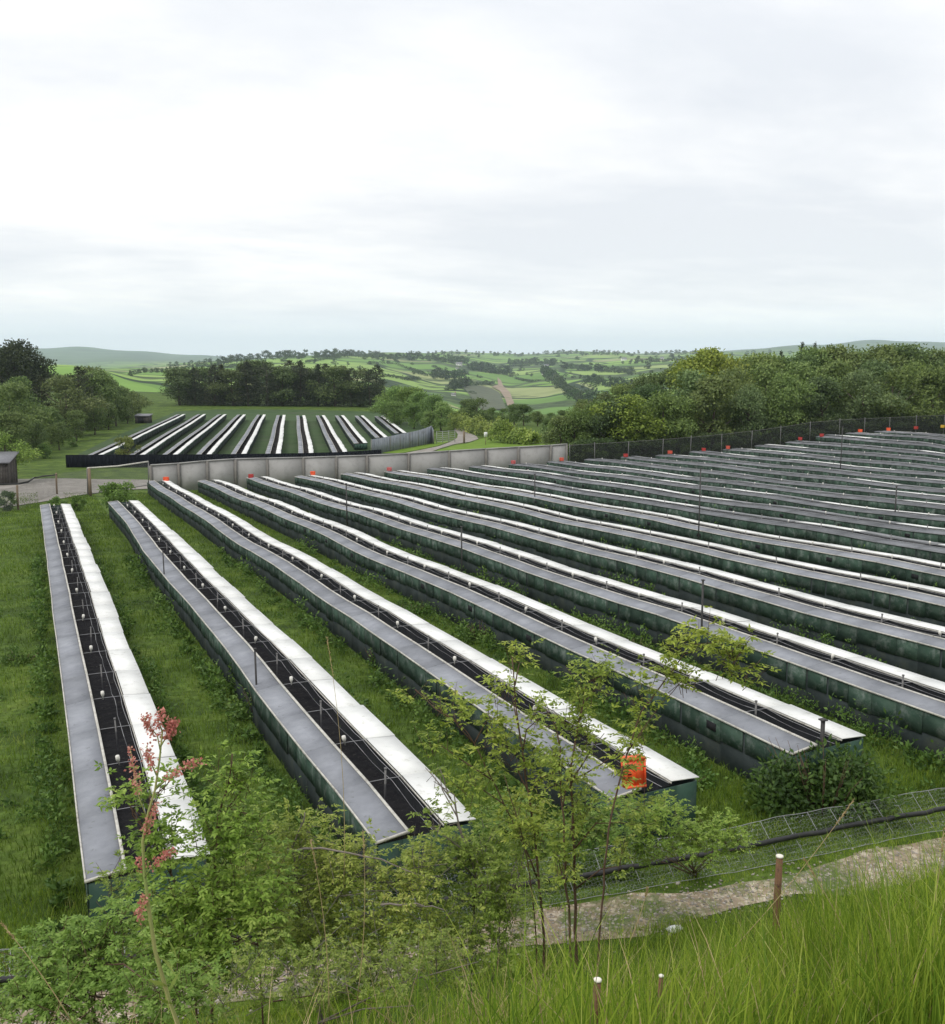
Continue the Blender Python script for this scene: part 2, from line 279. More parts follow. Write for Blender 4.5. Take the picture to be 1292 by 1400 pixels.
def ground_mat():
    m, nt, out = mat('ground_turf'); b = N(nt, 'ShaderNodeBsdfPrincipled', i_Roughness=0.9); b.inputs['Specular IOR Level'].default_value = 0.1
    tc = N(nt, 'ShaderNodeTexCoord'); L = nt.links.new
    # near turf: clumps of short grass, weeds and a little bare earth
    r1 = ramp(nt, [(0.30, (0.036, 0.060, 0.018)), (0.5, (0.080, 0.130, 0.026)), (0.72, (0.145, 0.20, 0.042))]); L(noise(nt, 0.55, 8, 0.65), r1.inputs[0])
    r2 = ramp(nt, [(0.35, (0.55, 0.55, 0.5)), (0.65, (1.2, 1.2, 1.1))]); L(noise(nt, 5.0, 6, 0.7), r2.inputs[0]); near = mix(nt, 1.0, r1.outputs[0], r2.outputs[0], 'MULTIPLY')
    # distant pasture: fields of differing green, each an irregular cell
    mp = N(nt, 'ShaderNodeMapping'); mp.inputs['Scale'].default_value = (1, 0.55, 0.2); L(tc.outputs['Object'], mp.inputs[0])
    dn = N(nt, 'ShaderNodeTexNoise', i_Scale=0.004, i_Detail=2); L(mp.outputs[0], dn.inputs['Vector'])
    wv = N(nt, 'ShaderNodeVectorMath', operation='MULTIPLY_ADD'); wv.inputs[1].default_value = (120, 120, 0); L(dn.outputs['Color'], wv.inputs[0]); L(mp.outputs[0], wv.inputs[2])
    vo = N(nt, 'ShaderNodeTexVoronoi', i_Scale=0.0062, distance='CHEBYCHEV'); L(wv.outputs[0], vo.inputs['Vector'])
    sep = N(nt, 'ShaderNodeSeparateColor'); L(vo.outputs['Color'], sep.inputs[0])
    rf = ramp(nt, [(0.0, (0.11, 0.20, 0.055)), (0.3, (0.165, 0.29, 0.065)), (0.6, (0.215, 0.35, 0.080)), (0.85, (0.26, 0.36, 0.11)), (1.0, (0.30, 0.31, 0.16))]); L(sep.outputs[0], rf.inputs[0])
    rn = ramp(nt, [(0.3, (0.78, 0.80, 0.78)), (0.7, (1.15, 1.12, 1.1))]); L(noise(nt, 0.012, 6, 0.6), rn.inputs[0]); far = mix(nt, 1.0, rf.outputs[0], rn.outputs[0], 'MULTIPLY')
    ve = N(nt, 'ShaderNodeTexVoronoi', i_Scale=0.0062, feature='DISTANCE_TO_EDGE'); L(wv.outputs[0], ve.inputs['Vector'])
    he = ramp(nt, [(0.030, (1, 1, 1)), (0.045, (0, 0, 0))]); L(ve.outputs[0], he.inputs[0]); far = mix(nt, he.outputs[0], far, (0.028, 0.050, 0.024))
    # scrub on the valley sides
    rs = ramp(nt, [(0.54, (0, 0, 0)), (0.57, (1, 1, 1))]); L(noise(nt, 0.0035, 5, 0.6), rs.inputs[0])
    rsc = ramp(nt, [(0.38, (0.028, 0.048, 0.022)), (0.62, (0.095, 0.135, 0.055))]); L(noise(nt, 0.06, 5, 0.7), rsc.inputs[0]); far = mix(nt, rs.outputs[0], far, rsc.outputs[0])
    ln = N(nt, 'ShaderNodeVectorMath', operation='LENGTH'); L(tc.outputs['Object'], ln.inputs[0])
    mr = N(nt, 'ShaderNodeMapRange'); mr.inputs[1].default_value = 400; mr.inputs[2].default_value = 460; L(ln.outputs['Value'], mr.inputs[0])
    ml = N(nt, 'ShaderNodeMapRange'); ml.inputs[1].default_value = 4200; ml.inputs[2].default_value = 6000; L(ln.outputs['Value'], ml.inputs[0]); mo = ramp(nt, [(0.4, (0.055, 0.090, 0.055)), (0.6, (0.10, 0.15, 0.08))]); L(noise(nt, 0.0022, 6, 0.65), mo.inputs[0]); far = mix(nt, ml.outputs[0], far, mo.outputs[0])
    c = mix(nt, mr.outputs[0], near, far); L(c, b.inputs['Base Color'])
    bp = N(nt, 'ShaderNodeBump', i_Strength=0.6, i_Distance=0.08); L(noise(nt, 6, 6, 0.7), bp.inputs['Height']); L(bp.outputs[0], b.inputs['Normal'])
    L(b.outputs[0], out.inputs[0]); return m
M['ground'] = ground_mat()
def gravel_mat(name, base, stone, green=0.0):
    m, nt, out = mat(name); b = N(nt, 'ShaderNodeBsdfPrincipled', i_Roughness=0.9); L = nt.links.new; tc = N(nt, 'ShaderNodeTexCoord')
    v = N(nt, 'ShaderNodeTexVoronoi', i_Scale=14.0); L(tc.outputs['Object'], v.inputs['Vector']); sp = N(nt, 'ShaderNodeSeparateColor'); L(v.outputs['Color'], sp.inputs[0])
    r = ramp(nt, [(0, base), (0.55, [q*1.25 for q in base]), (1, stone)]); L(sp.outputs[0], r.inputs[0]); c = r.outputs[0]
    rn = ramp(nt, [(0.35, (0.72, 0.70, 0.66)), (0.7, (1.12, 1.12, 1.1))]); L(noise(nt, 0.7, 6, 0.65), rn.inputs[0]); c = mix(nt, 1.0, c, rn.outputs[0], 'MULTIPLY')
    if green:
        rg = ramp(nt, [(1-green-0.06, (0, 0, 0)), (1-green+0.06, (1, 1, 1))]); L(noise(nt, 1.1, 7, 0.7), rg.inputs[0]); c = mix(nt, rg.outputs[0], c, (0.09, 0.12, 0.035))
    L(c, b.inputs['Base Color']); bp = N(nt, 'ShaderNodeBump', i_Strength=0.7, i_Distance=0.04); L(v.outputs['Distance'], bp.inputs['Height']); L(bp.outputs[0], b.inputs['Normal']); L(b.outputs[0], out.inputs[0]); return m
M['path'] = gravel_mat('stony_path', (0.26, 0.205, 0.145), (0.55, 0.48, 0.39), 0.475)
M['gravel'] = gravel_mat('gravel', (0.235, 0.215, 0.195), (0.32, 0.30, 0.28), 0.28)
M['field2'] = simple('netted_turf', (0.040, 0.072, 0.028), (0.066, 0.105, 0.042), 0.25, 0.95, 0.1, dirt=((0.075, 0.085, 0.055), 0.12, 0.5, 0.75))
M['verge'] = simple('bright_verge', (0.10, 0.18, 0.022), (0.16, 0.24, 0.040), 0.6, 0.95, 0.1, bump=0.5)
M['soil'] = simple('bare_soil', (0.26, 0.20, 0.155), (0.33, 0.26, 0.20), 0.05, 0.95, 0.1, dirt=((0.16, 0.17, 0.09), 0.04, 0.5, 0.7))
M['plough'] = simple('rough_ground', (0.085, 0.10, 0.068), (0.125, 0.135, 0.09), 0.06, 0.95, 0.1)

# ------------------------------------------------------------------ terrain
def make_ground():
    th = np.r_[np.linspace(-180, -34, 60)[:-1], np.linspace(-34, 34, 480), np.linspace(34, 180, 60)[1:-1]] * pi / 180
    rr = np.r_[0.0, np.exp(np.linspace(math.log(1.0), math.log(10900), 425))]
    T, R = np.meshgrid(th, rr); X = R * np.sin(T); D = R * np.cos(T)
    u = X * CA + D * SA; v = -X * SA + D * CA; z = H(u.ravel(), v.ravel())
    V = np.stack([u.ravel(), v.ravel(), z], -1); nr, nt_ = T.shape
    i, j = np.meshgrid(np.arange(nr - 1), np.arange(nt_), indexing='ij'); j2 = (j + 1) % nt_
    q = np.stack([i*nt_ + j, (i+1)*nt_ + j, (i+1)*nt_ + j2, i*nt_ + j2], -1).reshape(-1, 4)[:, ::-1]
    mb = MB(); mb.arr(V, q); me = mb.mesh('ground', M['ground'], True)
    obj('ground', me, kind='structure', label='grassy ground running down the bank, across the fields and up the far hills')
make_ground()
def inpoly(p, poly):
    x, y = p; c = False; n = len(poly)
    for i in range(n):
        x1, y1 = poly[i]; x2, y2 = poly[i-1]
        if (y1 > y) != (y2 > y) and x < (x2 - x1) * (y - y1) / (y2 - y1) + x1: c = not c
    return c
def sheet_world(name, poly, m, lift, step, label, kind='structure', ragged=0.0):
    """a sheet laid on the terrain; poly is a plan outline in metres, its border cells are shrunk onto the outline"""
    poly = [tuple(p[:2]) for p in poly]; us = [p[0] for p in poly]; vs = [p[1] for p in poly]
    nu = int((max(us) - min(us)) / step) + 2; nv = int((max(vs) - min(vs)) / step) + 2
    idx = {}; V = []; Fq = []
    def near(p):
        best = None
        for i in range(len(poly)):
            a = np.array(poly[i]); b = np.array(poly[i-1]); t = np.clip(((p - a) @ (b - a)) / ((b - a) @ (b - a) + 1e-9), 0, 1); q = a + t * (b - a); d = np.linalg.norm(q - p)
            if best is None or d < best[0]: best = (d, q)
        return best
    def vid(i, j):
        if (i, j) not in idx:
            p = np.array([min(us) + i * step, min(vs) + j * step])
            if not inpoly(p, poly):
                d, q = near(p); p = q + (p - q) * ragged * random.random()
            idx[(i, j)] = len(V); V.append(p)
        return idx[(i, j)]
    for i in range(-1, nu):
        for j in range(-1, nv):
            cs = [(i, j), (i+1, j), (i+1, j+1), (i, j+1)]
            if any(inpoly((min(us) + a * step, min(vs) + b * step), poly) for a, b in cs): Fq.append([vid(a, b) for a, b in cs])
    V = np.array(V); z = H(V[:, 0], V[:, 1]) + lift
    mb = MB(); mb.arr(np.c_[V, z], np.array(Fq)); o = obj(name, mb.mesh(name, m, True), kind=kind, label=label); return o
def sheet_px(name, pts, m, lift, step, label, sub=3, **kw):
    pl = []
    for i in range(len(pts)):
        a = np.array(pts[i]); b = np.array(pts[(i+1) % len(pts)])
        for k in range(sub): q = a + (b - a) * k / sub; pl.append(hit(q[0], q[1], d0=8)[:2])
    return sheet_world(name, pl, m, lift, step, label, **kw)
def WX(w, X):  # plan point from bank coordinate w and lateral X
    return xd(X, w + 0.32 * X)
pp = [WX(16.55 + 0.22*sin(X*0.9) + 0.1*sin(X*2.7), X) for X in np.linspace(-13, 30, 44)] + [WX(15.55 + 0.22*sin(X*1.3 + 1) + 0.1*sin(X*3.3), X) for X in np.linspace(30, -13, 44)]
sheet_world('path', pp, M['path'], 0.012, 0.3, 'stony farm path below the bank, between fence and long grass', ragged=0.2)
sheet_px('gravel_yard', [(-60,657),(20,655.5),(89,654.5),(121,655.5),(215,656.5),(215,668),(160,671),(119,676),(56,687),(11,694),(-60,700)], M['gravel'], 0.05, 1.2, 'pale gravel yard beyond the two leftmost pens')
road = [(548,621),(600,610.5),(618,603.5),(625,599),(626,594),(621,587.5),(622,585.8),(629,585.5),(640,591.5),(652,597),(654,600.5),(642,604.5),(622,607.5),(600,614),(580,622)]
sheet_px('road', road, M['gravel'], 0.06, 1.0, 'pale farm road bending away behind the concrete wall')
sheet_px('grass_verge', [(655,601),(665,598),(680,601),(700,607),(730,608),(755,606),(785,612),(785,628),(600,628),(598,616),(622,609),(643,606)], M['verge'], 0.045, 1.5, 'bright green verge between the farm road and the wall')
sheet_px('grass_bank', [(524,620),(548,620),(598,610),(617,603),(600,604.5),(560,609),(524,615)], M['verge'], 0.05, 1.5, 'bright green grass strip between iron fence and road')
sheet_px('turf', [(100,625),(150,600),(240,563),(300,560),(400,560),(540,564),(575,577),(590,603),(520,622),(300,623)], M['field2'], 0.05, 4.0, 'dull netted turf under the distant pens')
sheet_px('bare_track', [(680,516),(685,521),(688,529),(697,537),(703,553),(694,557),(690,545),(683,535),(672,530),(681,527)], M['soil'], 1.2, 8.0, 'bare earth track scarring the far hillside')
sheet_px('rough_field', [(633,529),(658,528),(671,531),(682,537),(688,549),(692,560),(660,563),(645,545)], M['plough'], 0.9, 8.0, 'dark rough field beside the bare track')

# ------------------------------------------------------------------ pens
RO = {1: ([17.5, 20, 23, 25, 28, 34, 40, 50, 60, 82, 104], [0]*11)}
def trace_u(pts, unom):
    o = []
    for x, y in pts:
        u, v, z, D = hit(x, y, lambda a, b: top(a, b), 8, 300); o.append((v, u - unom))
    o.sort(); return np.array(o)
t1a = trace_u([(54.6,690.6),(61.8,747.5),(73,845),(86,942.6),(92.6,1000),(97.5,1047),(107,1132),(115,1190)], U0)
t1b = trace_u([(96,689),(117,738),(143,798),(156,829),(170.7,871),(194.7,924.7),(213,972),(260,1090),(283,1163)], U0 + W)
t2a = trace_u([(148,686.4),(172,712),(195,751),(227.6,790),(260,825.6),(292.6,864.6),(325,907),(348,940),(395,998.6),(438,1051),(478,1102)], U0 + P0)
t2b = trace_u([(188.6,684),(227.6,718),(260,747.5),(292.6,778.4),(325,809),(374,853),(419,892),(494,963),(568,1032.7),(622,1095)], U0 + P0 + W)
OFF = {1: (t1a, t1b), 2: (t2a, t2b)}
drinker_me = None
def drinker_mesh():
    mb = MB(); mb.tube([(0, 0, -0.05), (0, 0, 0.03), (0, 0, 0.045), (0, 0, 0.10), (0, 0, 0.17), (0, 0, 0.185)], [0.016, 0.016, 0.034, 0.050, 0.046, 0.012], 8); return mb.mesh('drinker', M['bulb'], True)
def stake_mesh():
    mb = MB(); mb.box((0, 0, 0.0), (0.035, 0.035, 1.0)); mb.box((0, 0, 0.49), (0.05, 0.05, 0.03)); return mb.mesh('stake', M['stake'])
def cross_mesh():
    mb = MB(); mb.tube([(0, 0, 0), (0.39, 0, 0.008), (0.78, 0, 0)], 0.007, 4); return mb.mesh('cross_bar', M['wire'])
DR, ST, CR = drinker_mesh(), stake_mesh(), cross_mesh()
def pen(name, edge, v0, v1, label, group, sheet=5.08, detail=2, wall=WALL_H, seed=0, vents=False, whiteness=1.0, gable=(0.10, 0.04), skew=0.0, bh=0.55):
    """edge(v) -> (left edge xyz, right edge xyz) of the pen's top at distance v along it"""
    rs = random.Random(seed); o0 = np.array(edge(v0)[0]); root = obj(name, None, loc=tuple(o0), label=label, cat='pen', group=group)
    n = max(2, int(round((v1 - v0) / (sheet / 2)))); vs = np.linspace(v0, v1, n + 1)
    E = [tuple(np.array(p) - o0 for p in edge(v)) for v in vs]
    jz = [rs.uniform(-0.020, 0.020) for _ in vs]; jx = [rs.uniform(-0.012, 0.012) for _ in vs]
    def pt(i, s, dz=0.0):
        L, Rr = E[i]; p = L + (Rr - L) * (s / W); return p + np.array([jx[i] if i < n else 0, 0, jz[i] + dz])
    def prism(mb, i, s0, s1, z0, z1, th, a0=0.0, a1=0.0):
        """a flat board between stations i and i+1, from s0 to s1 across, with a small gap at its ends"""
        g = []
        for (s, dz) in ((s0, z0), (s1, z1)):
            A, B = pt(i, s, dz), pt(i + 1, s, dz); g.append((A + (B - A) * a0, B + (A - B) * a1))
        (A0, B0), (A1, B1) = g; d = np.array([0, 0, th])
        mb.hexa([A0, A1, B1, B0], [A0 + d, A1 + d, B1 + d, B0 + d])
    gl, wl, tr, bd, bdr, sk, sk2, ins, wo = [MB() for _ in range(9)]
    a, b = 0.68, 1.46; runs = []
    for i in range(n):
        e = 0.004 if i % 2 == 0 else 0.001; gap = rs.uniform(0.001, 0.003)
        big = 0.004
        prism(gl, i, 0.03, a - 0.03, -gable[0] + rs.uniform(0, 0.006), rs.uniform(0, 0.006), 0.018, gap * (2 if i % 2 == 0 else 0.3), gap)
        kick = rs.uniform(0.0, 0.014)
        if i % 2 == 0:
            nw = rs.random() < whiteness
            if i == 0 or nw != is_w: runs.append((nw, MB()))
            is_w = nw
        prism(runs[-1][1], i, b + rs.uniform(-0.012, 0.012), W + 0.03 + rs.uniform(-0.035, 0.035), kick, -gable[1] + kick, 0.02, 0.008 if i % 2 == 0 else 0.0008, 0.008 if i % 2 else 0.0008)
        prism(tr, i, 0.0, 0.03, -gable[0] - 0.004, -gable[0] - 0.004, 0.042); prism(tr, i, a - 0.03, a + 0.025, 0.0, 0.0, 0.042)
        prism(tr, i, b - 0.03, b - 0.012, -0.03, -0.03, 0.035)
        # boards of the two long sides
        A, B = pt(i, 0.05, -gable[0] - 0.012), pt(i + 1, 0.05, -gable[0] - 0.012); m = 3 if detail > 0 else 1
        for k in range(m):
            p, q = A + (B - A) * (k / m + 0.003), A + (B - A) * ((k + 1) / m - 0.003 - (0.03 if rs.random() < 0.25 else 0)); t = rs.uniform(0.016, 0.024); x = np.array([t, 0, 0]); lo = np.array([0, 0, -bh + rs.uniform(-0.05, 0.05)])
            bd.hexa([p + lo - x, p + lo, q + lo, q + lo - x], [p - x, p, q, q - x])
        prism(sk, i, 0.062, 0.075, -wall - 0.25, -wall - 0.25, wall + 0.22 - gable[0])
        prism(sk2, i, W - 0.075, W - 0.062, -wall - 0.25, -wall - 0.25, wall + 0.20 - gable[1])
        A, B = pt(i, W - 0.05, -gable[1] - 0.02), pt(i + 1, W - 0.05, -gable[1] - 0.02); p, q = A + (B - A) * 0.006, B + (A - B) * 0.006; x = np.array([0.025, 0, 0]); lo = np.array([0, 0, -bh])
        bdr.hexa([p + lo, p + lo + x, q + lo + x, q + lo], [p, p + x, q + x, q])
        if detail > 0 or True: prism(ins, i, 0.08, W - 0.08, -wall + 0.04, -wall + 0.04, 0.02)
    obj('grey_lid', gl.mesh('grey_lid', M['grey_lid'] if whiteness > 0.95 else M['veiled_felt']), root); 
    for wh, mb_ in runs:
        if wh: obj('white_lid', mb_.mesh('white_lid', M['white_lid']), root)
        else: obj('veiled_lid', mb_.mesh('veiled_lid', M['veiled_sheet']), root, label='lid sheets coloured dull grey as if seen through netting')
    # end trims and end walls
    for i, sgn in ((0, -1), (n, 1)):
        for s0, s1, z0, z1 in ((0.0, a + 0.02, -gable[0], 0.0),):
            A, B = pt(i, s0, z0 - 0.004), pt(i, s1, z1 - 0.004); y = np.array([0, 0.04 * sgn, 0]); d = np.array([0, 0, 0.046]); tr.hexa([A, B, B + y, A + y], [A + d, B + d, B + y + d, A + y + d])
        ew = MB(); A, B = pt(i, 0.055, -0.13), pt(i, W - 0.055, -0.07); y = np.array([0, 0.03 * sgn, 0]); mids = [A + (B - A) * t for t in np.linspace(0, 1, 5)]
        for k in range(4):
            p, q = mids[k] + (mids[k+1] - mids[k]) * 0.01, mids[k+1]; lo = np.array([0, 0, -wall - 0.1]); ew.hexa([p + lo, q + lo, q + y + lo, p + y + lo], [p, q, q + y, p + y])
        obj('end_wall', ew.mesh('end_wall', M['endboard']), root)
    obj('lid_trim', tr.mesh('lid_trim', M['trim'] if whiteness > 0.95 else M['veiled_sheet']), root)
    w1 = obj('board_wall', bd.mesh('board_wall', M['board']), root); obj('board_wall', bdr.mesh('board_wall', M['board']), root)
    obj('skirt', sk.mesh('skirt', M['skirt']), root); obj('skirt', sk2.mesh('skirt', M['skirt']), root); obj('litter_floor', ins.mesh('litter_floor', M['litter']), root)
    if vents:
        k = 0; Lt = 0.0
        vm = MB(); vm.box((0, 0, 0), (0.02, 0.36, 0.20)); vme = vm.mesh('vent', M['dark'])
        for i in range(1, n, 2):
            p = pt(i, 0.05, -0.36) + np.array([-0.035, 0.35, 0]); vo = obj('vent', vme, w1, loc=tuple(p))
    if detail < 1: return root
    nt_ = MB(); inn = MB()
    for i in range(n):
        A, B, C, Dd = pt(i, a + 0.03, -0.05), pt(i, b - 0.03, -0.05), pt(i + 1, b - 0.03, -0.05), pt(i + 1, a + 0.03, -0.05)
        mA = (A + B) / 2 - np.array([0, 0, 0.05]); mC = (C + Dd) / 2 - np.array([0, 0, 0.05]); nt_.add([A, mA, B, C, mC, Dd], [(0, 1, 4, 5), (1, 2, 3, 4)])
    obj('netting', nt_.mesh('netting', M['net']), root)
    for s_ in ((1.22, 1.38) if detail > 1 else (1.36,)):
        pts = []
        for i in range(n):
            A, B = pt(i, s_, 0.0), pt(i + 1, s_, 0.0)
            for t in (0.0, 0.25, 0.5, 0.75): pts.append(A + (B - A) * t + np.array([rs.uniform(-0.02, 0.02), 0, 0.0 - 0.05 * 4 * t * (1 - t) - (0.05 if s_ < 1.3 else 0.0)]))
        c = MB(); c.tube(pts, 0.0065, 4); obj('cable', c.mesh('cable', M['wire']), root)
    for i in range(0, n):
        vv = vs[i]
        if i and detail > 1:
            p = pt(i, a + 0.02, 0.0); L, Rr = E[i]; ang = math.atan2((Rr - L)[1], (Rr - L)[0]); obj('cross_bar', CR, root, loc=tuple(p), rot=(0, 0, ang))
        if i % 2 == 1:
            p = pt(i, 1.08, -0.26); obj('stake', ST, root, loc=tuple(p), rot=(rs.uniform(-0.05, 0.05), rs.uniform(-0.05, 0.05), 0))
        if i % 2 == 0 and i: 
            p = pt(i, 0.95, 0.02 + rs.uniform(-0.02, 0.03)); obj('drinker', DR, root, loc=tuple(p), rot=(rs.uniform(-0.2, 0.2), rs.uniform(-0.2, 0.2), 0))
    return root
def edge_for(k):
    ph = k * 1.7
    def e(v):
        u = U0 + (k - 1) * P0; ul, ur = u, u + W
        if k in OFF:
            ul += float(np.interp(v, OFF[k][0][:, 0], OFF[k][0][:, 1])); ur += float(np.interp(v, OFF[k][1][:, 0], OFF[k][1][:, 1]))
            zl = float(top(ul, v)); zr = float(top(ur, v)); return (ul, v, zl), (ur, v, zr)
        du = 0.05 * sin(v * 0.21 + ph); dz = 0.045 * sin(v * 0.34 + ph * 2) + 0.03 * sin(v * 0.11 + ph)
        dz *= min(1, v / 40)
        z = float(top(u + W / 2, v)); s = float(top(u + W, v) - top(u, v)) / 2
        return (ul + du, v, z - s + dz), (ur + du, v, z + s + dz)
    return e
feat = {1: 'its near end behind the pink-seeded dock', 2: 'a kink in its lid by the leafy bush', 3: 'orange crates at both its ends', 4: 'a dark bramble clump at its near end',
        5: 'the overhanging leafy branch crossing it', 6: 'a tall dark pole beside its lid', 7: 'a low leafy hedge of weeds along its wall'}
for k in range(1, 23):
    v0 = {1: 17.4, 2: 16.7, 3: 16.6, 4: 16.9}.get(k, 17 + (k - 5) * 0.6); v1 = {1: 81.7, 2: 82.8}.get(k, 103.1)
    where = feat.get(k) or ('its far end against the pale wall' if k <= 12 else 'its far end against the dark net fence')
    kk = k
    ve = k in (4, 8, 10, 11)
    if k > 8: v0 += (k - 8) * 1.6
    pen('animal_pen', edge_for(k), v0, v1, '%s long pen from the left, %s' % (ORD[k-1], where), 'long pens side by side in the near field', detail=2 if k < 7 else (1 if k < 23 else 0), seed=k, vents=ve, whiteness=1.0 if k < 9 else max(0.2, 0.92 - (k - 8) * 0.12))
# distant field
f2 = [(141,622,254,566.5),(197,622,282,566.5),(242,622,310,566.5),(289,621.5,336,567),(337,621,363,567),(384,620.5,390,567.5),(429,620,417,568),(475,619,444,568),(502,606,470,568),(530,598,497,568.5),(556,592,524,569)]
def f2pt(x, y):
    D = 150.0
    for _ in range(8): D = F * (13.4 + 0.8 * (D - 141) / 110) / (y - HZ)
    return np.array(at(x, y, D))
for k, (x0, y0, x1, y1) in enumerate(f2):
    A, B = f2pt(x0, y0), f2pt(x1, y1); d = B - A; L = np.linalg.norm(d[:2]); dn = d / L; r = np.array([dn[1], -dn[0], 0.0]); r /= np.linalg.norm(r)
    def e(v, A=A, dn=dn, r=r, k=k):
        p = A + dn * v + r * 0.05 * sin(v * 0.09 + k); z = p[2]
        q = p - r * W; return (q[0], q[1], z), (p[0], p[1], z + 0.05)
    pen('animal_pen', e, 0.0, L, '%s pen from the left in the distant field behind the black fence' % ORD[k], 'pens of the distant field', detail=0, seed=50 + k, sheet=7.0, wall=0.75, gable=(0.03, 0.0), bh=0.4)

# ------------------------------------------------------------------ crates
def crate(name, m, loc, rot, size, label, group='plastic crates left on the pens'):
    w, d, h = size; t = 0.02; root = obj(name, None, loc=loc, rot=rot, label=label, cat='crate', group=group if abs(rot[0]) < 0.01 else None)
    mb = MB(); mb.box((0, 0, t/2), (w, d, t))
    for sx in (-1, 1):
        for z0, z1 in ((t, h*0.30), (h*0.42, h*0.58), (h*0.70, h)): mb.box((sx*(w/2 - t/2), 0, (z0+z1)/2), (t, d, z1 - z0))
        for yy in (-0.5, -0.17, 0.17, 0.5): mb.box((sx*(w/2 - t/2 - 0.001), yy*(d - 0.04), h/2 + 0.01), (t + 0.004, 0.035, h - 0.03))
    for sy in (-1, 1):
        for z0, z1 in ((t, h*0.30), (h*0.42, h*0.58), (h*0.70, h)): mb.box((0, sy*(d/2 - t/2), (z0+z1)/2), (w - 2*t, t, z1 - z0))
        for xx in (-0.5, -0.25, 0, 0.25, 0.5): mb.box((xx*(w - 0.04), sy*(d/2 - t/2 - 0.001), h/2 + 0.01), (0.035, t + 0.004, h - 0.03))
    obj('crate_body', mb.mesh('crate_body', m), root)
    rm = MB()
    for sx in (-1, 1): rm.box((sx*(w/2), 0, h), (0.035, d + 0.04, 0.03))
    for sy in (-1, 1): rm.box((0, sy*(d/2), h + 0.002), (w, 0.035, 0.028))
    obj('rim', rm.mesh('rim', m), root); return root
for x, mk, nm, desc in [(226,'orange','crate','bright orange crate standing on the end of the third pen'),(340,'red','crate','dark red crate by the pale wall behind the fourth pen'),
        (427,'orange','crate','orange crate against the pale wall at the sixth pen'),(532,'pink','crate','faded pink crate by the pale wall left of the road'),
        (700,'pink','crate','round-looking red crate before the right part of the pale wall'),(768,'coral','crate','pinkish crate where the pale wall ends'),
        (852,'red','crate','small red crate, first beyond the end of the pale wall'),(916,'coral','crate','coral crate under the woodland, second beyond the wall'),
        (962,'red','crate','dim red crate between the coral crate and the bright red one'),(992,'coral','crate','bright red crate with pale top by a fence post'),
        (1093,'red','crate','dim red crate in front of the dark wood'),(1120,'red','crate','dark red crate below the tall trees'),(1176,'orange','crate','orange crate, left one of a pair near the right edge'),
        (1217,'orange','crate','orange crate, right one of a pair near the right edge'),(1250,'red','crate','red crate beside the yellow one'),(1286,'yellow','crate','yellow crate at the far right end of the field')]:
    v = 102.4; a, _ = ray(x, 620); # solve u on the line v
    D = v / (CA - a * SA) if True else 0
    u, v2 = xd(a * D, D); k = max(0, round((u - U0 - W * 0.5) / P0)); ul = U0 + k * P0
    u = min(max(u, ul + 0.30), ul + W - 0.3)
    crate('plastic_crate', M[mk], (u, v, float(top(u, v)) + 0.035), (0, 0, AZ * -1 + random.uniform(-0.4, 0.4)), (0.46, 0.34, 0.34), desc)
# near crate, propped on end against the third pen
nc = at(866, 1076, 18.9)
r0 = obj('plastic_crate', None, loc=tuple(nc), rot=(radians(-9), radians(2), -AZ + radians(20)), label='bright orange plastic crate propped upright on the near end of the third pen', cat='crate')
mb = MB(); w_, d_, h_ = 0.43, 0.20, 0.60; mb.hexa([(-w_/2+.02, -d_/2, 0), (w_/2-.02, -d_/2, 0), (w_/2-.02, d_/2, 0), (-w_/2+.02, d_/2, 0)], [(-w_/2, -d_/2, h_), (w_/2, -d_/2, h_), (w_/2, d_/2, h_), (-w_/2, d_/2, h_)])
for z in (0.03, h_ - 0.03): mb.box((0, -d_/2 - 0.012, z), (w_ + 0.02, 0.026, 0.045))
for x in (-w_/2 + 0.012, w_/2 - 0.012): mb.box((x, -d_/2 - 0.013, h_/2), (0.03, 0.024, h_ - 0.11))
mb.box((0, -d_/2 - 0.006, h_*0.5), (0.02, 0.014, h_ - 0.12)); obj('crate_body', mb.mesh('crate_body', M['orange']), r0)
for z in (0.16, 0.22, 0.28, 0.40, 0.46): m_ = MB(); m_.box((-w_/2 + 0.085, -d_/2 - 0.003, z), (0.075, 0.010, 0.024)); obj('slot', m_.mesh('slot', M['slot']), r0)
for z in (0.2, 0.3, 0.4): m_ = MB(); m_.box((-w_/2 + 0.004, 0, z), (0.012, 0.13, 0.03)); obj('slot', m_.mesh('slot', M['slot']), r0)
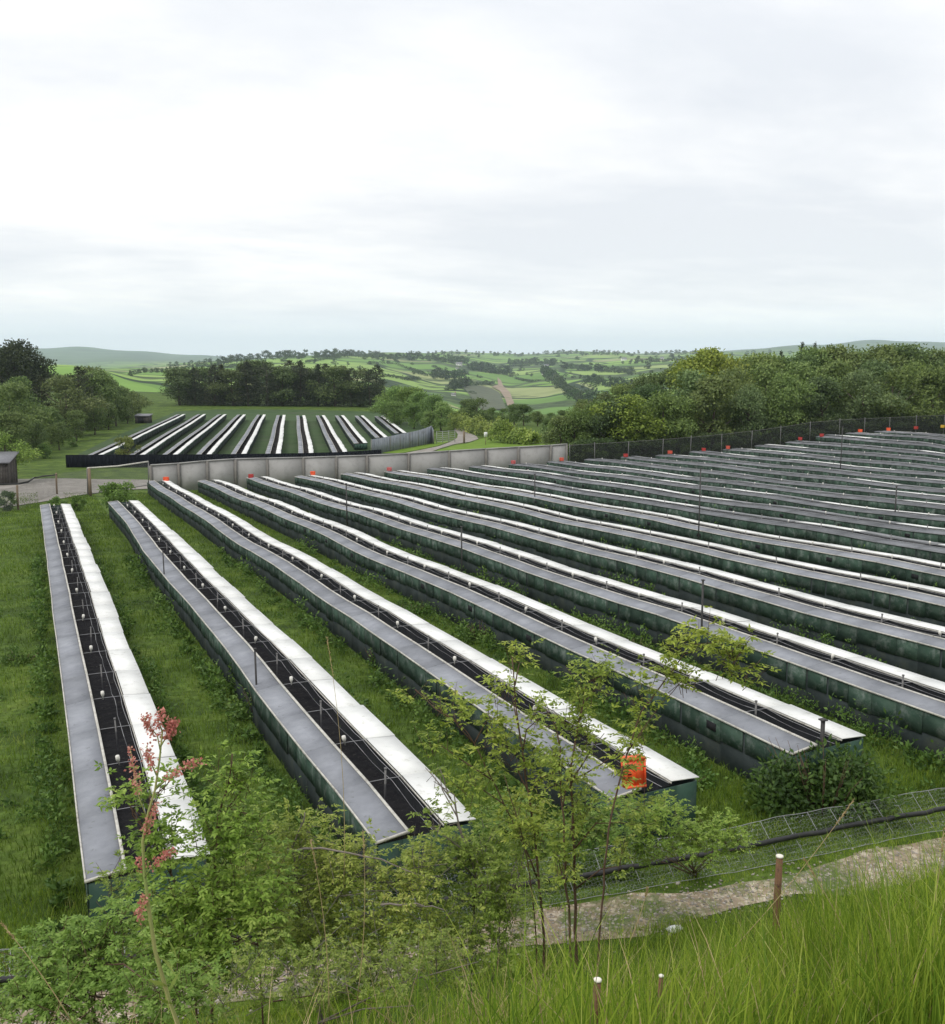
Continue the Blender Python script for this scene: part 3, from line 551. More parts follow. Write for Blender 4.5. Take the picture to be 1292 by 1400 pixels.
# ------------------------------------------------------------------ walls, fences, gates, sheds
def on_v(x, v):
    a, _ = ray(x, 620); D = v / (CA - a * SA); return xd(a * D, D)[0], D
def wall_line(name, pts, tops, m_panel, m_post, label, cat, post_h=0.12, post_w=0.28, thick=0.10, sub=1, coping=None, base_drop=0.4, corr=0.0, panel_name='panel'):
    root = obj(name, None, loc=(pts[0][0], pts[0][1], H1(*pts[0])), label=label, cat=cat); o = np.array(root.location)
    for i in range(len(pts) - 1):
        a = np.array([*pts[i], 0.0]); b = np.array([*pts[i+1], 0.0]); d = b - a; L = np.linalg.norm(d); d /= L; nrm = np.array([-d[1], d[0], 0])
        za, zb = tops[i], tops[i+1]; ga, gb = H1(*pts[i]) - base_drop, H1(*pts[i+1]) - base_drop; mb = MB(); K = max(1, int(L / 0.45)) if corr else sub
        for k in range(K):
            t0, t1 = k / K, (k + 1) / K; p = a + d * (L * t0 + (0.003 if k == 0 else 0.0)); q = a + d * (L * t1 - 0.006)
            off = nrm * (random.uniform(-0.012, 0.012) + (corr * (k % 2)))
            p, q = p + off, q + off
            zt0, zt1 = za + (zb - za) * t0 + random.uniform(-0.015, 0.015), za + (zb - za) * t1 + random.uniform(-0.015, 0.015)
            B = [np.array([*w_[:2], z]) - o for w_, z in ((p - nrm*thick/2, ga), (q - nrm*thick/2, gb), (q + nrm*thick/2, gb), (p + nrm*thick/2, ga))]
            T = [np.array([*w_[:2], z]) - o for w_, z in ((p - nrm*thick/2, zt0), (q - nrm*thick/2, zt1), (q + nrm*thick/2, zt1), (p + nrm*thick/2, zt0))]
            mb.hexa(B, T)
        obj(panel_name, mb.mesh(panel_name, m_panel), root)
        if coping:
            c = MB(); c.hexa([np.array([*(w_)[:2], z + 0.02]) - o for w_, z in ((a - nrm*0.11, za), (b - nrm*0.11, zb), (b + nrm*0.11, zb), (a + nrm*0.11, za))],
                             [np.array([*(w_)[:2], z + 0.14]) - o for w_, z in ((a - nrm*0.11, za), (b - nrm*0.11, zb), (b + nrm*0.11, zb), (a + nrm*0.11, za))]); obj('coping_rail', c.mesh('coping_rail', M[coping]), root)
    if m_post:
        for i, p in enumerate(pts):
            g = H1(*p) - base_drop; h = tops[i] + post_h - g; pm = MB(); pm.box((0, 0, h/2), (post_w, post_w, h))
            obj('post', pm.mesh('post', m_post), root, loc=(p[0] - o[0], p[1] - o[1], g - o[2]), rot=(random.uniform(-0.02, 0.02), random.uniform(-0.03, 0.03), -AZ * 0))
    return root
wx = [205,244,282,321,365,414,459,502,558,614,665,709,752,775]; wy = [637,634.5,631,628.5,627.5,626.5,625,623.5,621,617.5,614.5,612,609.8,608]
pts = []; tops = []
for x, y in zip(wx, wy):
    u, D = on_v(x, 106.0); pts.append((u, 106.0)); tops.append(ZC + ray(x, y)[1] * D)
wall_line('panel_wall', pts, tops, M['concrete'], M['concpost'], 'long pale grey panel wall with dark posts behind the near field', 'wall', sub=1, coping='concrete', post_h=0.02, post_w=0.24)
def on_D(x, y, D): p = at(x, y, D); return (p[0], p[1]), p[2]
seg = [(90,622,134),(130,621.8,134),(170,621.6,134.5),(210,621.4,135),(250,621.2,135.5),(290,621,136),(330,620.6,136.5),(370,620.2,137),(410,619.5,137.5),(450,618.5,138),(486,616.8,138.5),(521,614.5,139)]
q = [on_D(*s_) for s_ in seg]
wall_line('sheet_fence', [a for a, _ in q], [b for _, b in q], M['black'], M['black'], 'long low black sheeting fence in front of the distant pens', 'fence', corr=0.015, thick=0.04, post_h=-0.05, post_w=0.10, panel_name='sheeting')
seg = [(507,601,152),(520,599,154),(533,596.5,156),(547,593.5,158.5),(560,591,161),(572,588.5,163.5),(582,585.5,166),(590,582,168),(593,589.5,166.5)]
q = [on_D(*s_) for s_ in seg]
wall_line('iron_fence', [a for a, _ in q], [b for _, b in q], M['iron'], M['concpost'], 'curving grey corrugated iron fence by the farm road', 'fence', corr=0.025, thick=0.04, post_h=0.0, post_w=0.09, panel_name='iron_sheet')
# rail of the iron fence corner
def rail(name, pts, r, m, parent=None, n=6, **kw):
    mb = MB(); o = np.array(pts[0]) if parent is None else np.zeros(3); mb.tube(np.array(pts) - o, r, n); return obj(name, mb.mesh(name, m, True), parent, loc=tuple(o) if parent is None else (0,0,0), **kw)
def mesh_fence(name, base, h, m_mesh, m_post, label, step_post=None, post_extra=0.1, post_r=0.06, rails=(1.0,), rail_m=None, top_pts=None, cat='fence', double=0, kind_post='post'):
    root = obj(name, None, loc=base[0], label=label, cat=cat); o = np.array(base[0]); mb = MB()
    hs = h if hasattr(h, '__len__') else [h] * len(base)
    for i in range(len(base) - 1):
        a, b = np.array(base[i]) - o, np.array(base[i+1]) - o; d = b - a; nr_ = np.array([-d[1], d[0], 0]); nr_ = nr_ / (np.linalg.norm(nr_) + 1e-9) * 0.004
        lo = np.array([0, 0, -0.08]); A = [a + lo, b + lo, b + np.array([0, 0, hs[i+1]]), a + np.array([0, 0, hs[i]])]
        mb.add(A, [(0, 1, 2, 3)])
    obj('mesh_panel', mb.mesh('mesh_panel', m_mesh), root)
    for rr in rails:
        c = MB(); c.tube([np.array(p) - o + np.array([0, 0, hs[i] * rr]) for i, p in enumerate(base)], 0.02, 5); obj('top_wire' if rr > .9 else 'mid_wire', c.mesh('wire', rail_m or M['wire'], True), root)
    for i, p in enumerate(base):
        hh = hs[i] + post_extra + random.uniform(-0.05, 0.15); c = MB(); c.tube([(0, 0, -0.3), (0.0, 0, hh * 0.5), (random.uniform(-0.04, 0.04), 0, hh)], post_r, 6)
        obj(kind_post, c.mesh(kind_post, m_post), root, loc=tuple(np.array(p) - o))
    return root
M['farmesh'] = meshmat('dark_fence_net', (0.045, 0.048, 0.047), 0.50)
M['greymesh'] = meshmat('grey_wire_mesh', (0.16, 0.17, 0.16), 0.30)
base = []
for x in [779,813,859,906,944,986,1027,1066,1106,1146,1180,1214,1250,1288,1330,1380]:
    u, D = on_v(x, 106.5); base.append((u, 106.5, float(top(u, 104)) - WALL_H + 0.05))
mesh_fence('net_fence', base, 2.6, M['farmesh'], M['stake'], 'tall dark net fence on thin posts along the foot of the right wood', rails=(1.0,), post_r=0.045, rail_m=M['stake'])
# fence of the yard on the left
b2 = [hit(x, y, d0=30)[:3] for x, y in [(-60,712),(-20,706),(25,697),(78,676),(122,677)]]
f_ = mesh_fence('wire_fence', b2, [1.9, 1.9, 1.9, 1.95, 2.4], M['greymesh'], M['wood'], 'drooping wire mesh fence along the gravel yard, with a sagging black hose on top', rails=(), post_r=0.09)
o = np.array(b2[0]); c = MB(); hp = []
for (x, y), (bx, by, bz) in zip([(-20,663),(25,661.5),(38,659),(46,653.5),(60,651),(78,649)], [b2[1], b2[2], b2[2], b2[3], b2[3], b2[3]]):
    D = fwd(bx, by); hp.append(np.array(at(x, y, D)) - o)
c.tube(hp, 0.075, 6); obj('hose', c.mesh('hose', M['hose'], True), f_)
# leaning mesh gate in the yard
g0 = hit(122, 678, d0=30); D = g0[3]; root = obj('mesh_gate', None, loc=g0[:3], label='leaning mesh gate panel with pale top rail before the gravel yard', cat='gate'); o = np.array(g0[:3])
A, B_, C_, E_ = [np.array(at(x, y, dd)) - o for x, y, dd in ((119, 640, D), (203, 631, D + 1.5), (203, 663, D + 1.5), (120, 676, D))]
m_ = MB(); m_.add([A, B_, C_, E_], [(0, 1, 2, 3)]); obj('mesh_panel', m_.mesh('mesh_panel', M['greymesh']), root)
m_ = MB(); m_.tube([A, (A + B_)/2 + np.array([0, 0, -0.12]), B_], 0.075, 6); obj('top_rail', m_.mesh('top_rail', M['trim'], True), root)
m_ = MB(); m_.tube([A, E_], 0.05, 6); m_.tube([B_, C_], 0.05, 6); m_.tube([E_, C_], 0.04, 6); obj('gate_frame', m_.mesh('gate_frame', M['stake'], True), root)
for x, y in ((122, 645),): m_ = MB(); m_.tube([(0, 0, -0.3), (0, 0, 2.6)], 0.14, 7); obj('gatepost', m_.mesh('gatepost', M['wood']), root, loc=(0.1, -0.2, 0))
# sheds
def shed(name, loc, rot, size, rise, label, m_wall, m_roof, over=0.25, door=True):
    w, d, h = size; root = obj(name, None, loc=loc, rot=(0, 0, rot), label=label, cat='shed'); mb = MB(); n = int(w / 0.25)
    for k in range(n):
        x = -w/2 + (k + 0.5) * w / n; t = 0.03 + random.uniform(0, 0.012)
        for sy in (-1, 1):
            hh = h + (rise if sy > 0 else 0); mb.box((x, sy * d/2, hh/2), (w/n - 0.012, t, hh))
    n = int(d / 0.25)
    for k in range(n):
        y = -d/2 + (k + 0.5) * d / n; hh = h + rise * (k + 0.5) / n
        for sx in (-1, 1): mb.box((sx * (w/2 - 0.02), y, hh/2), (0.03 + random.uniform(0, 0.012), d/n - 0.03, hh))
    obj('wall', mb.mesh('wall', m_wall), root)
    r = MB(); r.hexa([(-w/2-over, -d/2-over, h-0.02), (w/2+over, -d/2-over, h-0.02), (w/2+over, d/2+over, h+rise+0.03), (-w/2-over, d/2+over, h+rise+0.03)], [(-w/2-over, -d/2-over, h+0.10), (w/2+over, -d/2-over, h+0.10), (w/2+over, d/2+over, h+rise+0.15), (-w/2-over, d/2+over, h+rise+0.15)])
    obj('roof', r.mesh('roof', m_roof), root)
    if door:
        dm = MB(); dm.box((-w*0.08, -d/2 - 0.04, h*0.42), (w*0.4, 0.04, h*0.8)); obj('door', dm.mesh('door', M['dark']), root)
    return root
g = gpt(-6, 662, 107); shed('shed', (g[0], g[1], g[2] - 0.3), -AZ + 0.15, (3.6, 3.2, 2.7), 0.75, 'dark boarded shed with a grey sloping roof at the left edge', M['darkwood'], M['slate'])
g = gpt(196, 568, 240); shed('hut', (g[0], g[1], g[2]), -AZ, (3.2, 2.4, 1.7), 0.3, 'small dark hut at the far left corner of the distant pens', M['darkwood'], M['slate'])
# gate, post and sign by the farm road
ga, gb = hit(597, 607, d0=60), hit(622, 605, d0=60); o = np.array(ga[:3]); root = obj('field_gate', None, loc=tuple(o), label='grey tubular field gate across the farm road', cat='gate'); d = np.array(gb[:3]) - o
for k in range(6): m_ = MB(); z = 0.35 + k * 0.32; m_.tube([np.array([0, 0, z]), d + np.array([0, 0, z])], 0.035, 5); obj('bar', m_.mesh('bar', M['wire'], True), root)
for t in (0, 0.33, 0.66, 1.0): m_ = MB(); m_.tube([d * t + np.array([0, 0, -0.1]), d * t + np.array([0, 0, 2.05])], 0.05, 5); obj('upright', m_.mesh('upright', M['wire'], True), root)
g = hit(634.5, 606, d0=60); m_ = MB(); m_.tube([(0, 0, -0.3), (0, 0, 1.9), (0, 0, 1.95)], [0.17, 0.16, 0.10], 8); obj('gatepost', m_.mesh('gatepost', M['wood'], True), loc=g[:3], label='lone dark gatepost beside the farm road', cat='post')
g = gpt(664, 600, 160); root = obj('notice_sign', None, loc=g, rot=(0, 0, -AZ), label='small white notice on a post by the hedge', cat='sign')
m_ = MB(); m_.tube([(0, 0, -0.2), (0, 0, 1.9)], 0.05, 6); obj('post', m_.mesh('post', M['wood'], True), root)
m_ = MB(); m_.box((0, -0.07, 1.65), (0.52, 0.03, 0.75)); bo = obj('board', m_.mesh('board', M['signwhite']), root)
m_ = MB(); 
for k, w_ in enumerate((0.34, 0.28, 0.32)): m_.box((0, -0.088, 1.80 - k * 0.13), (w_, 0.004, 0.035))
obj('text_lines', m_.mesh('text_lines', M['stake']), root)

# tall poles that carry the overhead netting
POLES = [(959,858,793,'thick dark pole beside the sixth pen, under the leafy branch'),(631,763,720,'thin dark pole by the sixth pen in mid field'),(474,701,661,'thin pole near the far end of the fifth pen'),(731,680,648,'thin pole by the ninth pen near the pale wall'),
         (1223.6,701,665,'thin dark pole standing before the crates at the right'),(350,936,887,'short dark pole on the grey lid of the second pen'),(224,784,753,'short pole near the kink of the second pen'),(955,730,640,'very tall thin pole behind the pole at the leafy branch'),(1149,640,583,'tall pole in the distant rows at the right'),(1124,1010,984,'black post at the near end of the fourth pen'),(283,560,0,'')]
for x, y0, y1, lb in POLES[:10]:
    tz = lambda u, v: top(u, v) - 0.05
    u, v, z, D = hit(x, y0, tz, 10, 300); zt = ZC + ray(x, y1)[1] * D; g = H1(u, v); r = 0.035 if D < 60 else 0.045
    if x == 350 or x == 224: r = 0.028
    if x == 1124: r = 0.05
    m_ = MB(); m_.tube([(0, 0, -0.2), (0.01, 0, (zt - g) * 0.5), (0.0, 0, zt - g)], r, 7); m_.box((0, 0, zt - g), (r * 3, r * 3, 0.03)); obj('net_pole', m_.mesh('net_pole', M['pole']), loc=(u, v, g), label=lb, cat='pole', group='poles standing among the pens')

# ------------------------------------------------------------------ foliage generators
def rnd_dir(n, rng): d = rng.normal(size=(n, 3)); return d / np.linalg.norm(d, axis=1)[:, None]
def leaves(mb, c, d, L, Wd, rng, fold=0.25, up=None):
    """rhombic leaves at c pointing along d"""
    n = len(c); ref = rnd_dir(n, rng) if up is None else up; s = np.cross(d, ref); s /= np.linalg.norm(s, axis=1)[:, None] + 1e-9; nn = np.cross(s, d)
    L = np.broadcast_to(L, (n,))[:, None]; Wd = np.broadcast_to(Wd, (n,))[:, None]
    V = np.stack([c, c + 0.45*L*d + 0.5*Wd*s - fold*0.3*Wd*nn, c + L*d - fold*0.5*L*nn, c + 0.45*L*d - 0.5*Wd*s - fold*0.3*Wd*nn], 1).reshape(-1, 3)
    mb.arr(V, np.arange(4*n).reshape(-1, 4))
def crown_broad(rng, n=5200, hgt=1.0, rad=0.42, base=0.10, lobes=15, leaf=0.040):
    """a crown of leaf clumps inside a unit-high tree"""
    mb = MB(); C = []
    for k in range(lobes):
        t = rng.uniform(0, 1); z = base + (hgt - base) * (0.12 + 0.74 * t); R = rad * math.sin(pi * (0.18 + 0.72 * t))**0.8 * rng.uniform(0.3, 0.95); a = k * 2.4 + rng.uniform(-.4, .4)
        C.append((R * cos(a), R * sin(a), z, rng.uniform(0.13, 0.23)))
    C.append((0, 0, base + (hgt - base) * 0.8, 0.2)); C.append((0, 0, base + 0.25, 0.24))
    P = []; Dn = []
    for (x, y, z, r) in C:
        m = int(n * (r * r) / sum(q[3]**2 for q in C)); d = rnd_dir(m, rng); d[:, 2] = np.abs(d[:, 2]) * np.where(rng.random(m) < 0.72, 1, -1)
        bump = 0.80 + 0.22 * np.sin(d[:, 0]*7 + x*40) * np.sin(d[:, 1]*6 + y*30 + 1) + 0.1 * np.sin(d[:, 2] * 13 + z * 20); rr = r * bump * rng.uniform(0.62, 1.10, m)
        P.append(np.array([x, y, z]) + d * rr[:, None] * np.array([1, 1, 0.82])); Dn.append(d)
    P = np.concatenate(P); Dn = np.concatenate(Dn); dd = Dn * 0.6 + rnd_dir(len(P), rng) * 0.9; dd[:, 2] -= 0.15; dd /= np.linalg.norm(dd, axis=1)[:, None]
    leaves(mb, P, dd, leaf * rng.uniform(0.6, 1.3, len(P)), leaf * 0.7 * rng.uniform(0.7, 1.2, len(P)), rng, up=Dn + rnd_dir(len(P), rng)*0.5); return mb
def crown_conifer(rng, n=4600, rad=0.24, base=0.06, leaf=0.035, full=0.5):
    mb = MB(); P = []; Dn = []; tiers = 17
    for k in range(tiers):
        t = k / (tiers - 1); z0 = base + (0.98 - base) * t; R = rad * ((1 - t)**full) * rng.uniform(0.8, 1.15) + 0.012
        nb = int(9 + 6 * (1 - t))
        for b in range(nb):
            a = rng.uniform(0, 2*pi); l = R * rng.uniform(0.6, 1.2); m = max(6, int(n / tiers / nb * (0.5 + 1.0 * (1 - t)))); s = rng.uniform(0.15, 1, m)**0.7
            px = np.stack([np.cos(a) * s * l, np.sin(a) * s * l, z0 - 0.10 * s * l * 2 + 0.06 * s**2 * l * 4 + rng.normal(0, 0.010, m)], 1); px += rng.normal(0, 0.016, (m, 3)); P.append(px)
            Dn.append(np.tile([cos(a), sin(a), 0.25], (m, 1)))
    P = np.concatenate(P); Dn = np.concatenate(Dn); dd = Dn + rnd_dir(len(P), rng) * 0.8; dd /= np.linalg.norm(dd, axis=1)[:, None]
    leaves(mb, P, dd, leaf * rng.uniform(0.6, 1.3, len(P)), leaf * 0.42, rng); return mb
def trunk_mb(rng, h=0.7, r=0.028, limbs=5):
    mb = MB(); zs = np.linspace(-0.03, h, 6); pts = np.stack([np.cumsum(rng.normal(0, 0.008, 6)), np.cumsum(rng.normal(0, 0.008, 6)), zs], 1); mb.tube(pts, np.linspace(r, r * 0.3, 6), 7)
    for k in range(limbs):
        a = rng.uniform(0, 2*pi); z = rng.uniform(0.18, 0.5); q = np.array([0, 0, z]); e = np.array([cos(a) * 0.22, sin(a) * 0.22, z + 0.18]); mb.tube([q, (q + e) / 2 + np.array([0, 0, -0.02]), e], [r * 0.5, r * 0.35, r * 0.12], 5)
    return mb
PROTO = {'broad': [], 'conifer': [], 'bush': []}
for k in range(6):
    rg = np.random.default_rng(100 + k); PROTO['broad'].append((crown_broad(rg, n=5600, rad=[0.40, 0.46, 0.36, 0.5, 0.42, 0.48][k], lobes=[15, 19, 13, 20, 17, 16][k], base=0.03, leaf=0.037).mesh('crown', M['leaf_tree']), trunk_mb(rg).mesh('trunk', M['bark'], True)))
for k in range(4):
    rg = np.random.default_rng(200 + k); PROTO['conifer'].append((crown_conifer(rg, rad=[0.24, 0.30, 0.27, 0.34][k], full=[0.55, 0.4, 0.7, 0.35][k], n=5200).mesh('crown', M['leaf_conifer']), trunk_mb(rg, 0.9, 0.02, 0).mesh('trunk', M['bark'], True)))
for k in range(3):
    rg = np.random.default_rng(300 + k); PROTO['bush'].append((crown_broad(rg, n=3600, rad=0.62, lobes=13, base=-0.12, leaf=0.06).mesh('crown', M['leaf_tree']), trunk_mb(rg, 0.5, 0.03, 6).mesh('trunk', M['bark'], True)))
TN = 0
def tree(kind, x, D, ytop, label, group=None, color=(1, 1, 1), wide=1.0, name=None, z=None, hm=None):
    """a tree rooted in the ground at forward distance D under picture column x"""
    global TN; TN += 1; u, v, g = gpt(x, 600, D)
    if hm is None: hm = max(1.5, ZC + ray(x, ytop)[1] * D - g)
    k = random.randrange(len(PROTO[kind])); cm, tm = PROTO[kind][k]
    root = obj(name or {'broad': 'tree', 'conifer': 'conifer_tree', 'bush': 'bush'}[kind], None, loc=(u, v, g - 0.1), rot=(0, 0, random.uniform(0, 6.28)), scale=(hm * wide, hm * wide, hm), label=label, cat={'broad': 'tree', 'conifer': 'conifer', 'bush': 'bush'}[kind], group=group)
    obj('crown', cm, root, color=color); obj('trunk', tm, root); return root
def tint(base, j=0.12):
    f = 1 + random.uniform(-j, j); return tuple(max(0, c * f * (1 + random.uniform(-j/2, j/2))) for c in base)
# right wood: outline read off the picture
front = [(768,150,566),(785,150,552),(800,155,548),(818,150,540),(838,152,545),(858,146,535),(882,156,522),(905,152,528),(925,150,540),(948,158,500),(975,150,512),(1000,156,495),(1022,150,520),(1045,156,492),(1070,152,505),(1096,158,490),(1122,150,512),(1146,156,486),(1172,150,500),(1196,158,484),(1222,150,496),(1246,156,486),(1272,150,500),(1300,157,486),(1328,152,500),(1360,156,486),(1400,152,480)]
kinds_r = {3: 'conifer', 0: 'conifer', 1: 'conifer'}
for i, (x, D, y) in enumerate(front):
    uf, Df = on_v(x, 106.5); D = Df + (7 if D < 154 else 15) + (4 if x < 830 else 0); c = (1.05, 1.08, 0.95); lb = '%s tree from the left in the front of the right-hand wood' % ORD[i]
    if i == 5: c = (2.0, 1.9, 0.9); lb = 'bright yellow-green tree in the front of the right-hand wood'
    if i in (0, 1, 3): lb = '%s dark bushy tree at the left end of the right-hand wood' % {0: 'small', 1: 'taller', 3: 'spiky'}[i]; c = (1.2, 1.2, 1.0)
    if i not in (0, 1, 3, 5): c = random.choice([(1.0, 1.02, 0.95), (1.15, 1.2, 0.9), (0.75, 0.82, 0.8), (1.15, 1.15, 1.25), (1.3, 1.25, 1.0)])
    tree('broad', x, D, y, lb, 'trees of the right-hand wood', tint(c), random.uniform(0.85, 1.15) if i != 5 else 1.2)
back = [(800,172,543,0),(825,176,532,1),(850,172,524,0),(872,178,516,1),(892,174,508,0),(915,180,500,0),(938,170,488,2),(962,164,472,2),(985,170,476,2),(1010,180,488,0),(1036,176,482,0),(1062,180,484,0),(1088,176,476,0),(1112,180,474,0),(1140,178,468,0),(1166,180,474,0),(1192,176,466,0),(1218,180,470,0),(1244,176,465,0),(1268,180,470,0),(1292,178,466,0),(1320,180,468,0),(1350,178,466,0),(1390,178,462,0)]
for i in range(26):
    x = 790 + i * 22; uf, Df = on_v(x, 106.5); tree('bush', x, Df + 4.5, 0, '%s low bush from the left at the foot of the right-hand wood' % ORD[i], 'bushes at the foot of the right-hand wood', tint((0.6, 0.65, 0.6)), 1.5, hm=random.uniform(2.0, 3.6))
for i, (x, D, y, t) in enumerate(back):
    c = {0: random.choice([(1.2, 1.2, 1.0), (1.0, 1.05, 0.95), (1.35, 1.3, 1.1), (1.15, 1.25, 0.9)]), 1: (1.0, 0.9, 0.95), 2: (1.75, 1.55, 0.8)}[t]
    tree('broad', x, D, y, '%s tree from the left along the top of the right-hand wood%s' % (ORD[i], ', pale yellow-green' if t == 2 else ''), 'trees of the right-hand wood', tint(c))
for i, (x, y) in enumerate([(983,497),(1063,478),(1091,466),(1108,468)]):
    tree('conifer', x, 190, y + 3, '%s spire of dark conifer poking above the right-hand wood' % ORD[i], 'spires in the right-hand wood', (1.2, 1.2, 1.2), 0.42)
# left wood
lw = [(-40,120,545,0),(-8,150,520,0),(18,165,520,0),(-25,180,500,0),(45,170,545,0),(70,178,555,0),(30,195,512,0),(60,200,515,1),(88,195,508,1),(95,215,512,0),(112,212,502,1),(135,222,506,0),(128,235,498,1),(150,240,512,0),(160,228,530,0),(172,250,525,1),(186,262,532,1),(105,185,560,0),(130,200,552,0),(150,215,548,0),(80,165,575,0),(48,158,572,0),(15,145,562,0),(175,238,546,0)]
for i, (x, D, y, t) in enumerate(sorted(lw)):
    tree('conifer' if (t and i % 2 == 0) else 'broad', x, D, y, '%s tree from the left in the wood above the black fence' % ORD[i], 'trees of the left-hand wood', tint((1.15, 1.05, 0.95) if t else (1.0, 1.05, 0.9)), 1.0 if not t else 1.1)
tree('broad', 0, 110, 585, 'light green leafy bush tree behind the dark shed', 'trees of the left-hand wood', (1.6, 1.7, 1.0), 1.2)
for i, (x, y, w_) in enumerate([(25, 460, 0.95), (47, 468, 0.9), (12, 474, 0.9)]):
    tree('broad', x, 275 + 5 * i, y, '%s dark evergreen of the clump standing against the sky at the left' % ['tallest', 'right-hand', 'small left'][i], 'conifer clump on the left skyline', (0.38, 0.36, 0.42), w_)
# belt of conifers behind the distant pens
for i in range(24):
    x = 247 + i * 11.8; tp = 502 + 3 * sin(i * 1.3) + random.uniform(-3, 3) - (3 if 7 < i < 18 else 0) + (4 if i > 21 else 0)
    tree('conifer' if i % 3 else 'broad', x + random.uniform(-2, 2), 318 + (i % 2) * 9, tp - 2, '%s dark tree from the left in the belt behind the distant pens' % ORD[i], 'dark tree belt behind the distant pens', tint((1.25, 1.15, 1.15) if i % 3 else (0.8, 0.78, 0.8)), 1.35)
# lighter trees right of the belt
for i, (x, D, y, c) in enumerate([(530,240,530,(1.5,1.6,1.2)),(545,232,526,(1.4,1.6,1.2)),(562,228,528,(1.5,1.6,1.1)),(578,222,532,(1.3,1.5,1.1)),(592,215,538,(1.2,1.4,1.1)),(604,200,547,(1.7,1.8,1.5)),(540,215,548,(1.2,1.35,1.0)),(566,208,550,(1.2,1.4,1.0)),(588,196,560,(1.4,1.5,1.2))]):
    tree('broad', x, D, y, '%s pale green tree from the left beside the iron fence' % ORD[i], 'pale trees beside the iron fence', c, 1.15)
for i, (x, D, y, c) in enumerate([(640,225,545,(0.9,0.95,0.8)),(655,222,541,(0.95,1.0,0.8)),(672,230,556,(1.1,1.2,0.9)),(688,215,556,(0.9,1.0,0.8)),(703,220,552,(1.0,1.1,0.9)),(716,212,551,(0.8,0.9,0.75)),(735,206,560,(1.1,1.1,0.9)),(752,200,562,(0.9,1.0,0.8)),(770,195,560,(0.9,0.95,0.8)),(627,232,560,(1.2,1.3,0.9))]):
    tree('broad', x, D, y, '%s dark round tree from the left behind the roadside hedge' % ORD[i], 'round trees behind the roadside hedge', c, 1.2)
def hedge(name, pts, h, w, n, leaf, label, color=(1, 1, 1), m='leaf_tree', cat='hedge', lump=0.3, seedk=0):
    """leafy hedge along ground points"""
    rng = np.random.default_rng(500 + seedk); pts = np.array(pts, float); o = pts[0].copy(); seg_ = np.linalg.norm(np.diff(pts[:, :2], axis=0), axis=1); cum = np.r_[0, np.cumsum(seg_)]
    t = rng.uniform(0, cum[-1], n); cx = np.stack([np.interp(t, cum, pts[:, k]) for k in range(3)], 1); a = rng.uniform(0, pi, n); hh = h * (1 + lump * np.sin(t * 2.1 / h) * np.sin(t * 0.7 / h + 1)); rr = rng.uniform(0.7, 1.05, n)
    tg = np.stack([np.interp(t + 0.3, cum, pts[:, k]) - np.interp(t - 0.3, cum, pts[:, k]) for k in (0, 1)], 1); tg /= np.linalg.norm(tg, axis=1)[:, None] + 1e-9; nr_ = np.stack([-tg[:, 1], tg[:, 0]], 1)
    off = np.cos(a) * w / 2 * rr; P = cx.copy(); P[:, :2] += nr_ * off[:, None] + tg * rng.normal(0, 0.2, n)[:, None]; P[:, 2] += np.sin(a)**0.6 * hh * rr
    nd = np.stack([nr_[:, 0] * np.cos(a), nr_[:, 1] * np.cos(a), np.sin(a)], 1); dd = nd * 0.5 + rnd_dir(n, rng); dd /= np.linalg.norm(dd, axis=1)[:, None]
    mb = MB(); leaves(mb, P - o, dd, leaf * rng.uniform(0.6, 1.3, n), leaf * 0.7, rng, up=nd); return obj(name, mb.mesh(name, M[m]), loc=tuple(o), label=label, cat=cat, color=color)
hp = [gpt(x, 600, D) for x, D in [(619,212),(632,200),(648,190),(662,183),(676,178),(690,174),(700,170)]]
hedge('hedge', hp, 2.6, 2.6, 5200, 0.42, 'clipped olive-green hedge running down beside the farm road', (1.7, 1.55, 1.0), seedk=1)
hp = [gpt(x, 600, D) for x, D in [(678,166),(695,163),(712,160),(732,158)]]
hedge('hedge', hp, 2.4, 3.0, 3600, 0.40, 'rounded yellow-green hedge behind the white notice, with pale blossom', (1.6, 1.6, 0.9), lump=0.5, seedk=2)
hp = [gpt(x, 600, D) for x, D in [(742,170),(762,166),(775,160)]]
hedge('hedge', hp, 1.6, 2.2, 1800, 0.36, 'low dark hedge at the edge of the right-hand wood', (1.1, 1.2, 0.9), seedk=3)
# scrub in front of the left wood
for i, (x, D, y) in enumerate([(170,246,561),(100,172,598),(60,150,606)]): tree('bush', x, D, y - 2, '%s low bush at the foot of the left wood' % ORD[i], 'low bushes under the left wood', (1.1, 1.3, 0.9))
tree('bush', 3, 82, 668, 'dark rounded bush at the left edge by the gravel yard', None, (0.7, 0.8, 0.7), 0.9)
tree('bush', 72, 79, 676, 'small spiky bush at the far end of the first pen', None, (1.1, 1.3, 0.9), 0.9); tree('bush', 155, 80, 655, 'bramble bush at the far end of the second pen', None, (1.2, 1.4, 0.8), 1.0)
tree('bush', 100, 82, 681, 'low bush between the far ends of the two leftmost pens', None, (1.1, 1.3, 0.8), 0.9)
tree('bush', 174, 143, 592, 'brown bush beside the leftmost distant pen', None, (1.4, 1.2, 0.9), 0.8)

